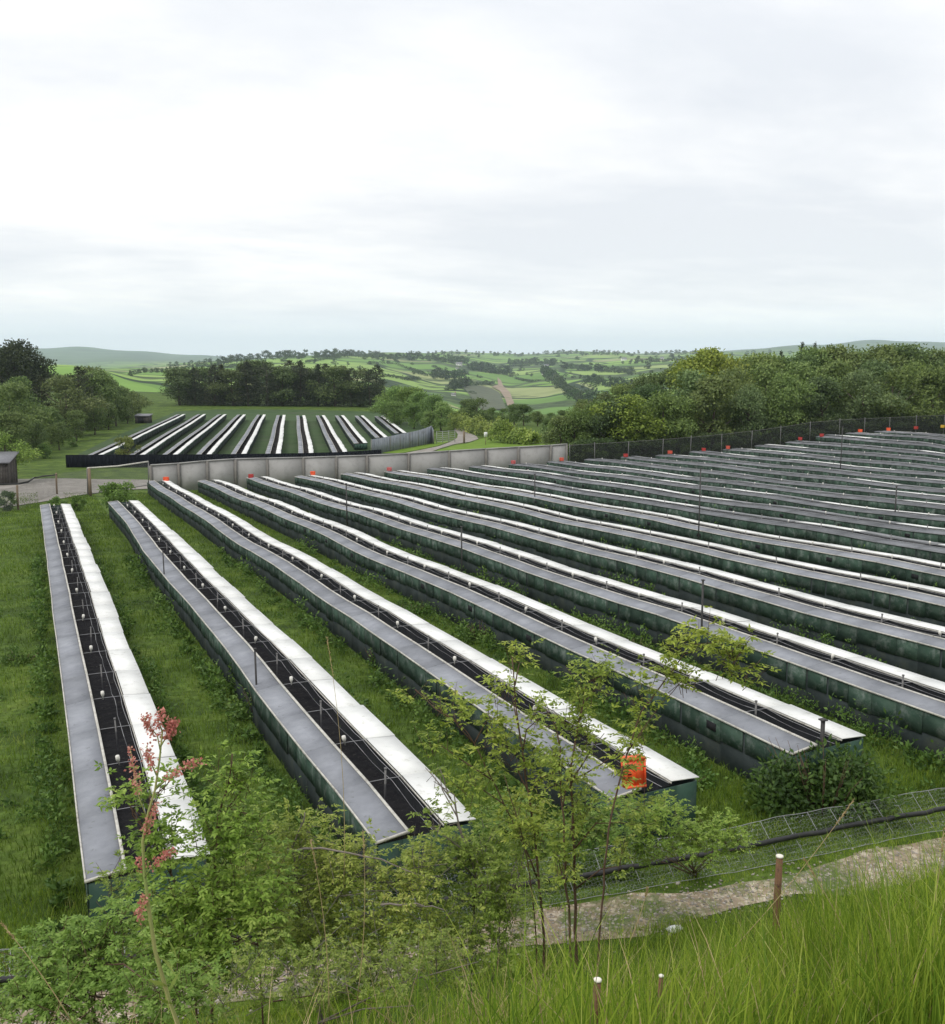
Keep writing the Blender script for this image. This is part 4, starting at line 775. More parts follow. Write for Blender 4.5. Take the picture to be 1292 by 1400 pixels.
# ------------------------------------------------------------------ far hills: hedgerow trees, hedges, houses
FP = []; FAR = []
for k in range(5):
    rg = np.random.default_rng(400 + k); mb = crown_broad(rg, n=420, rad=[0.5, 0.6, 0.45, 0.7, 0.55][k], lobes=9, base=0.02, leaf=0.13); mb.tube([(0, 0, -0.05), (0, 0, 0.4)], [0.04, 0.03], 5); FP.append(mb.mesh('tree', M['leaf_far']))
def far_tree(x, y, hpx, label, group, color=(1, 1, 1), wide=1.0, mh=None):
    u, v, z, D = hit(x, y, d0=420)
    if D < 430 or D > 7500: return
    h = min(17, max(4.5, hpx / F * D)); h = mh or h
    FAR.append((h / D * (1 + 0.4 * (label[:4] == 'lone')), random.choice(FP), (u, v, z - 0.4), random.uniform(0, 6.28), h, wide, label, group, tint(color, 0.2)))
LINES = [([(288,503),(300,499),(322,495),(345,492.5)],15,9,'tree of the row climbing to the left skyline'),([(345,491.5),(380,490.5),(420,489)],15,11,'round tree standing on the left skyline'),
 ([(428,490),(470,488),(520,489.5)],26,10,'tree of the thick row on the middle skyline'),([(512,490),(560,491.5),(600,494),(640,497)],34,9,'tree of the wooded strip below the middle skyline'),
 ([(560,484.5),(640,485),(700,485.5),(760,485)],30,5,'small tree on the distant middle skyline'),([(760,484.5),(860,485),(960,484)],34,6,'small tree on the distant skyline before the right wood'),
 ([(588,514),(610,518),(636,516)],13,13,'dark tree of the group round the farm'),([(612,533),(630,531),(642,527)],9,13,'dark tree above the parked vehicles'),([(644,506),(668,509),(694,513)],17,12,'tree around the pink cottage'),
 ([(696,499),(728,498),(760,500)],18,9,'tree of the dark copse on the far slope'),([(742,512),(760,526),(790,548),(812,550)],30,15,'tree on the steep right side of the valley'),
 ([(770,503),(820,508),(866,512)],24,9,'tree scattered over the far right fields'),([(800,524),(840,530),(880,534)],18,13,'tree of the lower right-hand valley wood'),([(860,498),(905,495),(960,494)],18,8,'tree of the hedgerow before the right wood'),
 ([(178,513),(220,508),(262,503),(292,501)],22,7,'tree of the far hedgerow seen over the left wood'),([(230,500),(262,498),(290,497)],10,6,'tiny tree below the blue left ridge'),([(960,488),(1040,485),(1110,484)],12,5,'tree far off above the right wood')]
random.seed(21)
for pl, n, hpx, lb in LINES:
    pl = np.array(pl, float); cum = np.r_[0, np.cumsum(np.hypot(*np.diff(pl, axis=0).T))]
    for k in range(n):
        t = (k + random.uniform(0.1, 0.9)) / n * cum[-1]; x = float(np.interp(t, cum, pl[:, 0])); y = float(np.interp(t, cum, pl[:, 1])) + random.uniform(-1.5, 1.5)
        far_tree(x, y, hpx * random.uniform(0.6, 1.25), lb, lb.replace('tree', 'trees', 1) if 'tree' in lb else lb, random.choice([(0.9, 0.95, 0.9), (1.1, 1.15, 1.0), (0.75, 0.8, 0.8)]), random.uniform(0.9, 1.3))
for x, y, h_ in [(364,500,5),(430,497,6),(492,505,6),(476,499,5),(716,507,4),(698,512,9),(701,516,8),(756,497,8),(803,503,5),(838,505,6),(887,503,7),(655,489,5)]:
    far_tree(x, y, h_, 'lone small tree out in the far pasture', 'lone trees in the far pasture')
for i in range(240):
    x = random.uniform(290, 965); y = random.uniform(485.5, 500 if x < 560 else (545 if x > 650 else 520))
    if 670 < x < 745 and 515 < y < 560: continue
    if x < 585 and y > 489 and random.random() < 0.72: continue
    if random.random() < 0.6: x += 6 * sin(y * 1.9)
    far_tree(x, y, random.uniform(2.5, 5.5), 'small dim tree scattered over the far pastures', 'trees scattered over the far pastures', random.choice([(0.9, 0.95, 0.9), (0.7, 0.75, 0.75), (1.2, 1.2, 1.0)]), random.uniform(1.0, 1.8))
FAR.sort(key=lambda q: -q[0])
for q in FAR[:150]: obj('tree', q[1], loc=q[2], rot=(0, 0, q[3]), scale=(q[4]*q[5], q[4]*q[5], q[4]), label=q[6], cat='tree', group=q[7], color=q[8])
mb = MB()
for q in FAR[150:]:
    me = q[1]; V = np.empty(len(me.vertices) * 3); me.vertices.foreach_get('co', V); V = V.reshape(-1, 3); c_, s_ = cos(q[3]), sin(q[3]); V = np.stack([V[:, 0]*c_ - V[:, 1]*s_, V[:, 0]*s_ + V[:, 1]*c_, V[:, 2]], 1) * np.array([q[4]*q[5], q[4]*q[5], q[4]]) + np.array(q[2]); n4 = 4 * sum(1 for p in me.polygons if len(p.vertices) == 4 and p.vertices[3] - p.vertices[0] == 3)
    n4 = (n4 // 4) * 4; mb.arr(V[:n4], np.arange(n4).reshape(-1, 4))
obj('distant_trees', mb.mesh('distant_trees', M['leaf_far']), kind='stuff', label='smallest trees of the far hedgerows and skyline')
HL = [[(505,497),(524,497.3),(542,498.7),(562,507),(580,515)],[(521,513.8),(540,517),(554,519.6),(580,519.8)],[(538,490.5),(541,494),(547,497.5)],[(419,496),(445,492),(473,490.5)],[(285,508),(330,500),(373,494)],[(631,526),(656,527),(681,524)],[(690,502),(710,500.5),(730,500)],[(704,518),(716,521),(727,522.5),(743,520)],[(560,505),(574,510),(586,516)]]
for i, pl in enumerate(HL):
    P_ = []
    for a, b in zip(pl[:-1], pl[1:]):
        for t in np.linspace(0, 1, 5)[:-1]: P_.append(hit(a[0] + (b[0]-a[0])*t, a[1] + (b[1]-a[1])*t, d0=420)[:3])
    hedge('hedgerow', P_, 3.2, 4.0, 1500, 1.6, '%s thin dark hedgerow from the left across the hill pastures' % ORD[i], (0.9, 0.95, 0.85), m='leaf_far', lump=0.3, seedk=20 + i)
def house(x, y, wpx, label, wallm='render', roofm='slate', rot=0.2, hf=0.55):
    u, v, z, D = hit(x, y, d0=420); w = wpx / F * D; d = w * 0.6; h = w * hf * 0.6; rf = h * 0.75; root = obj('house', None, loc=(u, v, z), rot=(0, 0, -AZ + rot), label=label, cat='house')
    m_ = MB(); m_.box((0, 0, h/2 - 1), (w, d, h + 2)); m_.add([(-w/2, -d/2, h), (-w/2, d/2, h), (-w/2, 0, h + rf), (w/2, -d/2, h), (w/2, d/2, h), (w/2, 0, h + rf)], [(0, 2, 1), (3, 4, 5)]); obj('wall', m_.mesh('wall', M[wallm]), root)
    m_ = MB(); e = 0.35; 
    for s in (-1, 1): m_.hexa([(-w/2-e, s*(d/2+e), h-0.2), (w/2+e, s*(d/2+e), h-0.2), (w/2+e, 0, h+rf), (-w/2-e, 0, h+rf)], [(-w/2-e, s*(d/2+e), h+0.1), (w/2+e, s*(d/2+e), h+0.1), (w/2+e, 0, h+rf+0.3), (-w/2-e, 0, h+rf+0.3)])
    ro = obj('roof', m_.mesh('roof', M[roofm]), root); m_ = MB(); m_.box((w*0.4, 0, h+rf+0.5), (0.9, 0.9, 1.8)); obj('chimney', m_.mesh('chimney', M['redbrick']), ro)
    for k in (-0.3, 0.05, 0.32): m_ = MB(); m_.box((k*w, -d/2 - 0.03, h*0.55), (w*0.09, 0.08, h*0.35)); obj('window', m_.mesh('window', M['glass']), root)
for a in [(627.7,500,8,'white farmhouse below the wooded strip on the hill'),(631.5,511,6,'low brick farm building among the dark trees','redbrick'),(669.5,509,7,'pinkish cottage among trees left of the bare track','redbrick'),
          (747,502,6,'white gabled house above the pale right pasture'),(743,512,5,'grey roofed cottage at the right pasture corner'),(781,482,4,'tiny white house on the far skyline'),(853,493,7,'long pale house on the far right hillside'),
          (620,541,6,'white cottage low in the valley above the pale trees'),(625,505,4,'small shed beside the white farmhouse'),(905,491,5,'small white house left of the yellow-green tree')]:
    house(*a)
# ------------------------------------------------------------------ grass and weeds between the pens
def blades(mb, p, h, w, lean, rng, segs=2):
    """curved grass blades at points p (n,3)"""
    n = len(p); a = rng.uniform(0, 2*pi, n); f = np.stack([np.cos(a), np.sin(a), np.zeros(n)], 1); s = np.stack([-np.sin(a), np.cos(a), np.zeros(n)], 1)
    b = rng.uniform(0, 2*pi, n); f = np.stack([np.cos(b), np.sin(b), np.zeros(n)], 1); h = np.broadcast_to(h, (n,)); w = np.broadcast_to(w, (n,)); lean = np.broadcast_to(lean, (n,))
    up = np.array([0, 0, 1.0]); lv = []
    for k in range(segs + 1):
        t = k / segs; c = p + up * (h * (t - 0.25 * lean * t * t))[:, None] + f * (h * lean * t**2)[:, None]; ww = w * (1 - t)**0.6 / 2
        if k < segs: lv += [c - s * ww[:, None], c + s * ww[:, None]]
        else: lv += [c]
    V = np.stack(lv, 1); m = V.shape[1]; V = V.reshape(-1, 3); base = np.arange(n)[:, None] * m
    st = mb.n; mb.v.append(V)
    for k in range(segs - 1): mb.f.append(base + np.array([2*k, 2*k+1, 2*k+3, 2*k+2]) + st)
    mb.f.append(base + np.array([2*segs-2, 2*segs-1, 2*segs]) + st); mb.n += len(V)
rng = np.random.default_rng(11)
def lane_points(n, vmin, vmax, umin, umax, power=2.2):
    v = vmin + (vmax - vmin) * rng.random(n)**power; u = rng.uniform(umin, umax, n)
    D = u * SA + v * CA; X = u * CA - v * SA; ok = (np.abs(X / D) < 0.52)
    k = (u - U0) % P0; ok &= (k > W + 0.12) | (u < U0 - 0.1) ; 
    ok &= ~((u > U0) & (v < 16.8) & (k < 0)); ok &= (D - 0.32 * X > 17.2)
    return u[ok], v[ok]
mb = MB()
u, v = lane_points(520000, 15.5, 104, -22, 66, 2.4); p = np.stack([u, v, H(u, v)], 1)
dd_ = np.hypot(u, v); patch = 0.5 + 0.5 * np.sin(u * 1.3 + np.sin(v * 0.9)) * np.sin(v * 0.8 + 2)
h = (0.07 + 0.17 * patch) * rng.uniform(0.6, 1.5, len(u)) * (1 + 0.0 * dd_); blades(mb, p, h, 0.011 + dd_ * 0.0004, rng.uniform(0.1, 0.8, len(u)), rng)
obj('grass', mb.mesh('grass', M['lane_grass']), kind='stuff', label='bright green grass growing in the lanes between the long pens')
# broad weeds: leaves clustered in clumps, thickest along the walls
def weed_cloud(mb, c, r, hgt, n, leaf, rng):
    d = rnd_dir(n, rng); d[:, 2] = np.abs(d[:, 2]); P = c + d * np.array([r, r, hgt]) * rng.uniform(0.35, 1.0, n)[:, None]; dr = d * 0.6 + rnd_dir(n, rng) * 0.7; dr[:, 2] += 0.15; dr /= np.linalg.norm(dr, axis=1)[:, None]
    leaves(mb, P, dr, leaf * rng.uniform(0.5, 1.3, n), leaf * 0.5 * rng.uniform(0.7, 1.2, n), rng, up=d + rnd_dir(n, rng) * 0.4)
mb = MB(); cnt = 0
for k in range(1, 12):
    u0_ = U0 + (k - 1) * P0
    for side in (-1, 1):
        uu = u0_ - 0.30 if side < 0 else u0_ + W + 0.25; v = 16.5
        vmax = 60 if k < 6 else 70
        while v < vmax:
            D = uu * SA + v * CA; X = uu * CA - v * SA
            if abs(X / D) < 0.53 and (D - 0.32 * X) > 17.6:
                s_ = 0.5 + 0.5 * sin(v * 0.55 + k * 2.1 + side) ; q = random.random()
                if q < 0.6 + 0.4 * s_:
                    r = random.uniform(0.16, 0.38) * (0.7 + 0.7 * s_); hh = random.uniform(0.3, 0.9) * (0.45 + 0.9 * s_); uj = uu + side * random.uniform(0, 0.35)
                    weed_cloud(mb, np.array([uj, v, H1(uj, v)]), r, hh, int(85 * (1 if v < 40 else 0.55)), random.uniform(0.07, 0.13) * (1 + v / 90), rng); cnt += 1
            v += random.uniform(0.22, 0.55) * (1 + v / 60)
for i in range(1500):      # loose weeds in the lanes and on the left strip
    v = 15.8 + 42 * random.random()**1.8; u_ = random.uniform(-13, 45); kk = (u_ - U0) % P0
    D = u_ * SA + v * CA; X = u_ * CA - v * SA
    if (kk > W + 0.5 or u_ < U0 - 0.4) and abs(X / D) < 0.53 and (D - 0.32 * X) > 17.6:
        weed_cloud(mb, np.array([u_, v, H1(u_, v)]), random.uniform(0.1, 0.3), random.uniform(0.12, 0.32), 36, random.uniform(0.07, 0.14), rng)
obj('undergrowth', mb.mesh('undergrowth', M['leaf_weed']), kind='stuff', label='nettles and docks crowding the foot of the pen walls')
def clump(name, c, r, hgt, n, leaf, label, cat='weeds', color=(1, 1, 1), m='leaf_weed', lumps=7, stems=12):
    rg = np.random.default_rng(int(abs(c[0] * 100) + abs(c[1]*10))); mb = MB(); root = obj(name, None, loc=tuple(c), label=label, cat=cat)
    for k in range(lumps):
        a = rg.uniform(0, 2*pi); q = rg.uniform(0.2, 0.65) * r; weed_cloud(mb, np.array([q * cos(a), q * sin(a), 0.0]), r * rg.uniform(0.4, 0.6), hgt * rg.uniform(0.6, 1.05), n // lumps, leaf, rg)
    obj('foliage', mb.mesh('foliage', M[m]), root, color=color)
    sm = MB()
    for k in range(stems):
        a = rg.uniform(0, 2*pi); q = r * rg.uniform(0.3, 0.8); sm.tube([(q*0.3*cos(a), q*0.3*sin(a), -0.05), (q*0.7*cos(a), q*0.7*sin(a), hgt*0.5), (q*cos(a), q*sin(a), hgt*rg.uniform(0.7, 1.0))], [0.012, 0.009, 0.004], 5)
    obj('stems', sm.mesh('stems', M['twig']), root); return root
g = hit(1125, 1112, d0=12); clump('bramble_bush', (g[0], g[1], g[2]), 1.75, 1.55, 8500, 0.14, 'dark bramble bush heaped against the near end of the fourth pen', 'bush', (0.75, 0.75, 0.8), stems=20)
for x, y, r, h_, n, lb in [(655,878,0.7,0.8,900,'clump of big-leaved docks between the third and fourth pens'),(565,842,0.8,0.6,800,'dark weeds under the wall of the fourth pen'),(880,985,0.9,0.9,1000,'nettle clump beside the wall of the fourth pen'),
                     (1130,880,0.9,0.7,900,'leafy weeds crowding the wall of the sixth pen'),(1210,905,1.2,0.7,1100,'long leafy weed patch at the right between the fifth and sixth pens'),(930,1075,0.9,0.5,900,'broad pale docks beside the near end of the third pen'),
                     (360,985,0.9,1.2,1500,'ivy-like growth climbing the wall of the second pen'),(330,945,0.6,1.1,900,'nettles against the second pen near the short dark pole'),(30,905,0.8,0.35,500,'pale dock leaves in the grass left of the first pen'),
                     (870,905,0.6,0.9,700,'weed clump under the leafy overhanging branch'),(515,910,0.5,0.7,600,'tall weeds leaning on the wall of the third pen')]:
    g = hit(x, y, d0=12); clump('weed_clump', g[:3], r, h_, n, 0.12, lb, 'weeds', tint((1, 1, 1), 0.15))

# ------------------------------------------------------------------ near fence with its pipe
def WXY(w, X): u, v = WX(w, X); return np.array([u, v, H1(u, v)])
M['hexwire'] = netmat('hex_wire', (0.26, 0.28, 0.27), scale=15.0, thick=0.015, rnd=0.5)
px_f = [(-60,1351),(0,1340),(60,1330),(150,1313),(250,1296),(350,1278),(450,1260),(550,1243),(650,1222),(760,1202),(850,1188),(940,1172),(1010,1160),(1075,1147),(1140,1134),(1200,1122),(1255,1112),(1300,1105),(1400,1090)]
pipe = []
for x, y in px_f:
    a, b = ray(x, y); # pipe lies 0.35 m above ground on the fence line
    q = hit(x, y, lambda u, v: H(u, v) + 0.30, 6, 60); pipe.append(np.array([q[0], q[1], q[2]]))
pipe = np.array(pipe); dn_ = np.gradient(pipe[:, :2], axis=0); dn_ /= np.linalg.norm(dn_, axis=1)[:, None]; nn_ = np.stack([-dn_[:, 1], dn_[:, 0]], 1)
root = obj('wire_fence', None, loc=tuple(pipe[9]), label='low chicken-wire fence beside the stony path, sagging over a black pipe', cat='fence'); o = pipe[9]
mb = MB(); tp = []; mid = []; low = []
for i in range(len(pipe)):
    c = pipe[i] - o; n3 = np.array([*nn_[i], 0]); tp.append(c + n3 * 0.42 + np.array([0, 0, 0.24 + 0.03 * sin(i * 2)])); mid.append(c + n3 * 0.10 + np.array([0, 0, 0.02])); low.append(c - n3 * 0.34 + np.array([0, 0, -0.27]))
for A, B in ((tp, mid), (mid, low)):
    for i in range(len(pipe) - 1):
        K = 4
        for k in range(K):
            t0, t1 = k / K, (k+1) / K; mb.add([A[i] + (A[i+1]-A[i])*t0, A[i] + (A[i+1]-A[i])*t1, B[i] + (B[i+1]-B[i])*t1, B[i] + (B[i+1]-B[i])*t0], [(0, 1, 2, 3)])
obj('wire_mesh', mb.mesh('wire_mesh', M['hexwire']), root)
def densify(P, k=5, jit=0.0, rg=random.Random(3)):
    out = []
    for i in range(len(P) - 1):
        for t in range(k): out.append(P[i] + (P[i+1] - P[i]) * t / k + np.array([0, 0, rg.uniform(-jit, jit)]))
    out.append(P[-1]); return out
m_ = MB(); m_.tube(densify([q - o for q in pipe], 4, 0.022), 0.052, 8); obj('pipe', m_.mesh('pipe', M['hose'], True), root)
for nm, P in (('top_wire', tp), ('bottom_wire', low)): m_ = MB(); m_.tube(densify(P, 4, 0.012), 0.006, 4); obj(nm, m_.mesh(nm, M['wire']), root)
for i in range(len(pipe) - 1):
    for t in (0.2, 0.7):
        a, b = tp[i] + (tp[i+1] - tp[i]) * t, mid[i] + (mid[i+1] - mid[i]) * t; m_ = MB(); m_.tube([a, b, b + (low[i] - mid[i]) * 0.8], 0.006, 4); obj('wire_strut', m_.mesh('wire_strut', M['wire']), root)
# stones on the path
mb = MB(); rg = np.random.default_rng(5)
ico = None
def stone(mb, c, s, rg):
    V = []; 
    for i, z in enumerate((-0.6, 0.05, 0.6)):
        r = (0.75, 1.0, 0.6)[i]
        for k in range(6): a = k * pi / 3 + i * 0.5; V.append((r * cos(a) * rg.uniform(0.7, 1.15), r * sin(a) * rg.uniform(0.7, 1.15), z * rg.uniform(0.7, 1.1)))
    V = np.array(V) * np.array(s); f = [tuple(range(6))[::-1], tuple(range(12, 18))] + [(i*6 + k, i*6 + (k+1) % 6, (i+1)*6 + (k+1) % 6, (i+1)*6 + k) for i in range(2) for k in range(6)]; mb.add(V + c, f)
for i in range(2600):
    X = rg.uniform(-9, 13); w_ = 16.05 + rg.normal(0, 0.33); u_, v_ = WX(w_, X); s = rg.uniform(0.012, 0.04) * (2.2 if rg.random() < 0.02 else 1); stone(mb, np.array([u_, v_, 0]) + np.array([0, 0, 0.0]), (s, s * rg.uniform(0.6, 1.2), s * 0.6), rg)
V = np.concatenate(mb.v); Z = H(V[:, 0], V[:, 1]); i0 = 0
for k, a in enumerate(mb.v): zc = Z[i0:i0 + len(a)].mean(); a[:, 2] += zc + 0.014; i0 += len(a)
obj('pebbles', mb.mesh('pebbles', simple('path_stones', (0.20, 0.175, 0.15), (0.36, 0.33, 0.29), 5, 0.9, 0.2, island=0.35)), kind='stuff', label='loose pale stones scattered along the path')
g = hit(922, 1272, d0=8); m_ = MB(); stone(m_, np.zeros(3), (0.16, 0.12, 0.06), rg); obj('rock', m_.mesh('rock', M['signwhite']), loc=(g[0], g[1], g[2] + 0.03), label='flat whitish stone at the near side of the path', cat='stone')

# ------------------------------------------------------------------ foreground bank grass
rng = np.random.default_rng(77)
def bank_pts(n, w0, w1, X0, X1):
    w = rng.uniform(w0, w1, n); X = rng.uniform(X0, X1, n); u = X * CA + (w + 0.32 * X) * SA; v = -X * SA + (w + 0.32 * X) * CA; return u, v, w, X
mb = MB(); dry = MB()
def put(n, w0, w1, X0, X1, h0, h1, wd, prob=lambda w, X: 1.0, target=None, segs=4, lean=(0.05, 0.6)):
    u, v, w, X = bank_pts(n, w0, w1, X0, X1); D = w + 0.32 * X; ok = (rng.random(n) < prob(w, X)) & (np.abs(X / D) < 0.6) & (D > 2.6); u, v, w, X = u[ok], v[ok], w[ok], X[ok]
    p = np.stack([u, v, H(u, v) - 0.02], 1); h = rng.uniform(h0, h1, len(u)) * (0.82 + 0.30 * np.sin(u * 2.1 + 0.7 * v) * np.sin(v * 1.7) + 0.12 * np.sin(u * 6.3) * np.sin(v * 5.1)); blades(target or mb, p, h, wd * rng.uniform(0.6, 1.3, len(u)), rng.uniform(lean[0], lean[1], len(u)), rng, segs)
right = lambda w, X: np.clip((X + 0.9) / 1.5, 0, 1)
right = lambda w, X: np.clip((X + 0.7) / 1.3, 0, 1)
put(15000, 3.0, 6.8, -0.8, 4.4, 0.30, 0.80, 0.0095, right, lean=(0.0, 0.45))
put(900, 3.4, 6.8, 0.2, 4.6, 0.6, 1.0, 0.017, lambda w, X: np.clip((X - 0.2) / 2.0, 0, 1), lean=(0.1, 0.7), segs=5)
put(5200, 3.4, 6.8, 0.2, 4.6, 0.70, 1.15, 0.0085, lambda w, X: np.clip((X - 0.2) / 2.0, 0, 1), lean=(0.05, 0.5), segs=5)
put(13000, 6.8, 9.8, -0.6, 6.8, 0.5, 0.95, 0.012, lambda w, X: np.clip((X - 0.2) / 1.8, 0, 1) * 0.9, lean=(0.1, 0.7))
put(9000, 3.6, 7.4, -2.6, 1.0, 0.16, 0.44, 0.008, lambda w, X: np.clip((X + 3.2) / 2.4, 0.12, 1), lean=(0.1, 0.9))
put(42000, 9.2, 15.2, -9, 11, 0.16, 0.48, 0.013, lambda w, X: 0.95 + 0 * w, lean=(0.2, 0.9), segs=3)
put(22000, 14.6, 15.6, -9, 14, 0.06, 0.20, 0.013, segs=2); put(16000, 16.6, 17.9, -9, 14, 0.06, 0.20, 0.013, segs=2); put(16000, 15.3, 16.9, -9, 14, 0.05, 0.14, 0.014, lambda w, X: np.clip(0.5 + 0.9*np.sin(X*1.7)*np.sin(w*4.0 + X), 0.04, 1), segs=2)
put(26000, 17.4, 20.5, -9, 14, 0.10, 0.30, 0.013, segs=2)
obj('long_grass', mb.mesh('long_grass', M['grass']), kind='stuff', label='long bright green grass on the near bank')
put(1500, 3.2, 7.0, -2.4, 4.4, 0.45, 1.05, 0.0060, target=dry, lean=(0.1, 0.6)); put(1500, 7.0, 12.5, -6, 7, 0.5, 1.05, 0.0075, target=dry, lean=(0.1, 0.5)); put(150, 3.4, 6.6, -2.4, 0.3, 0.4, 0.85, 0.005, target=dry)
obj('dry_grass', dry.mesh('dry_grass', M['straw']), kind='stuff', label='dead straw-coloured grass stalks among the green')
# seed heads on tall culms
def culm(x0, y0, x1, y1, D, label, head=0.16, bend=0.1):
    A = np.array(at(x0, y0, D)); B = np.array(at(x1, y1, D)); o = A; root = obj('grass_stalk', None, loc=tuple(o), label=label, cat='grass stalk', group='tall dead grass stalks'); d = B - A; side = np.array([CA, -SA, 0]) * bend * np.linalg.norm(d)
    pts = [d * t + side * (t * (1 - t)) for t in np.linspace(0, 1, 8)]; m_ = MB(); m_.tube(pts, np.linspace(0.0036, 0.0018, 8), 5); obj('stem', m_.mesh('stem', M['straw'], True), root)
    m_ = MB(); n = 46; t = rng.uniform(1 - head, 1.0, n); c = np.stack([d * q + side * (q * (1 - q)) for q in t]); dr = rnd_dir(n, rng) * 0.6 + d / np.linalg.norm(d); dr /= np.linalg.norm(dr, axis=1)[:, None]; leaves(m_, c, dr, 0.022, 0.007, rng); obj('seed_head', m_.mesh('seed_head', M['straw']), root)
for a in [(815,700,0,0,0,'')][:0]: pass
for a in [(990,1310,1168,1092,7.0,'leaning straw stalk crossing the path at the right'),(1255,1330,1290,1135,5.6,'stalk with a pale seed head at the right edge'),(488,1370,496,1135,6.5,'upright dead stalk before the left-centre bush'),
          (470,1210,447,872,9.0,'very thin tall stalk over the white lid of the second pen'),(100,1400,2,1262,5.5,'stalk leaning left at the bottom left corner'),(1180,1330,1100,1175,6.0,'pale broken stalk above the right grass'),
          (450,1390,425,1150,6.4,'straw stalk left of the upright dead stalk'),(860,1290,885,1215,6.2,'short stalk beside the brown fence stake')]: culm(*a)
# stakes
def stake(x, y, D, r, label, mtl='brownwood', depth=None, name='wooden_stake'):
    T = np.array(at(x, y, D)); g = H1(T[0], T[1]); h = T[2] - g; root = obj(name, None, loc=(T[0], T[1], g), label=label, cat='stake'); m_ = MB(); m_.tube([(0, 0, -0.3), (0.008, 0.004, h*0.35), (-0.006, 0, h*0.7), (0, 0, h)], [r*1.08, r*1.0, r*1.03, r*0.95], 10); obj('shaft', m_.mesh('shaft', M[mtl], True), root)
    m_ = MB(); m_.tube([(0, 0, h - 0.004), (0, 0, h + r*0.25), (0, 0, h + r*0.45)], [r*1.12, r*1.10, r*0.75], 10); obj('cut_top', m_.mesh('cut_top', M['cutwood'], True), root)
stake(1066, 1171, 8.3, 0.030, 'brown wooden stake with a pale sawn top standing by the path')
stake(817, 1340, 4.1, 0.0165, 'stout brown stake with a white top at the bottom edge')
stake(904, 1334, 4.3, 0.0105, 'thin stick with a small white top near the bottom edge')

# ------------------------------------------------------------------ foreground shrubs
def compound(mb, base, d, L, rng, pairs=3, leaf=0.05, droop=0.35):
    """pinnate leaves: base (n,3), direction d (n,3), rachis length L"""
    n = len(base); s = np.cross(d, np.array([0, 0, 1.0])); s /= np.linalg.norm(s, axis=1)[:, None] + 1e-6; up = np.cross(s, d)
    for k in range(pairs):
        t = 0.35 + 0.55 * k / max(1, pairs - 1) if pairs > 1 else 0.5
        c = base + d * (L * t)[:, None] - np.array([0, 0, 1.0]) * (L * droop * t * t)[:, None]
        for sg in (-1, 1):
            dr = s * sg * 0.85 + d * 0.55 + rng.normal(0, 0.22, (n, 3)); dr[:, 2] -= droop * 0.8; dr /= np.linalg.norm(dr, axis=1)[:, None]
            leaves(mb, c, dr, leaf * rng.uniform(0.5, 1.35, n), leaf * 0.46, rng, fold=0.22, up=up + rng.normal(0, 0.3, (n, 3)))
    c = base + d * L[:, None] - np.array([0, 0, 1.0]) * (L * droop)[:, None]; dr = d + rng.normal(0, 0.2, (n, 3)); dr[:, 2] -= droop; dr /= np.linalg.norm(dr, axis=1)[:, None]
    leaves(mb, c, dr, leaf * 1.15, leaf * 0.5, rng, up=up)
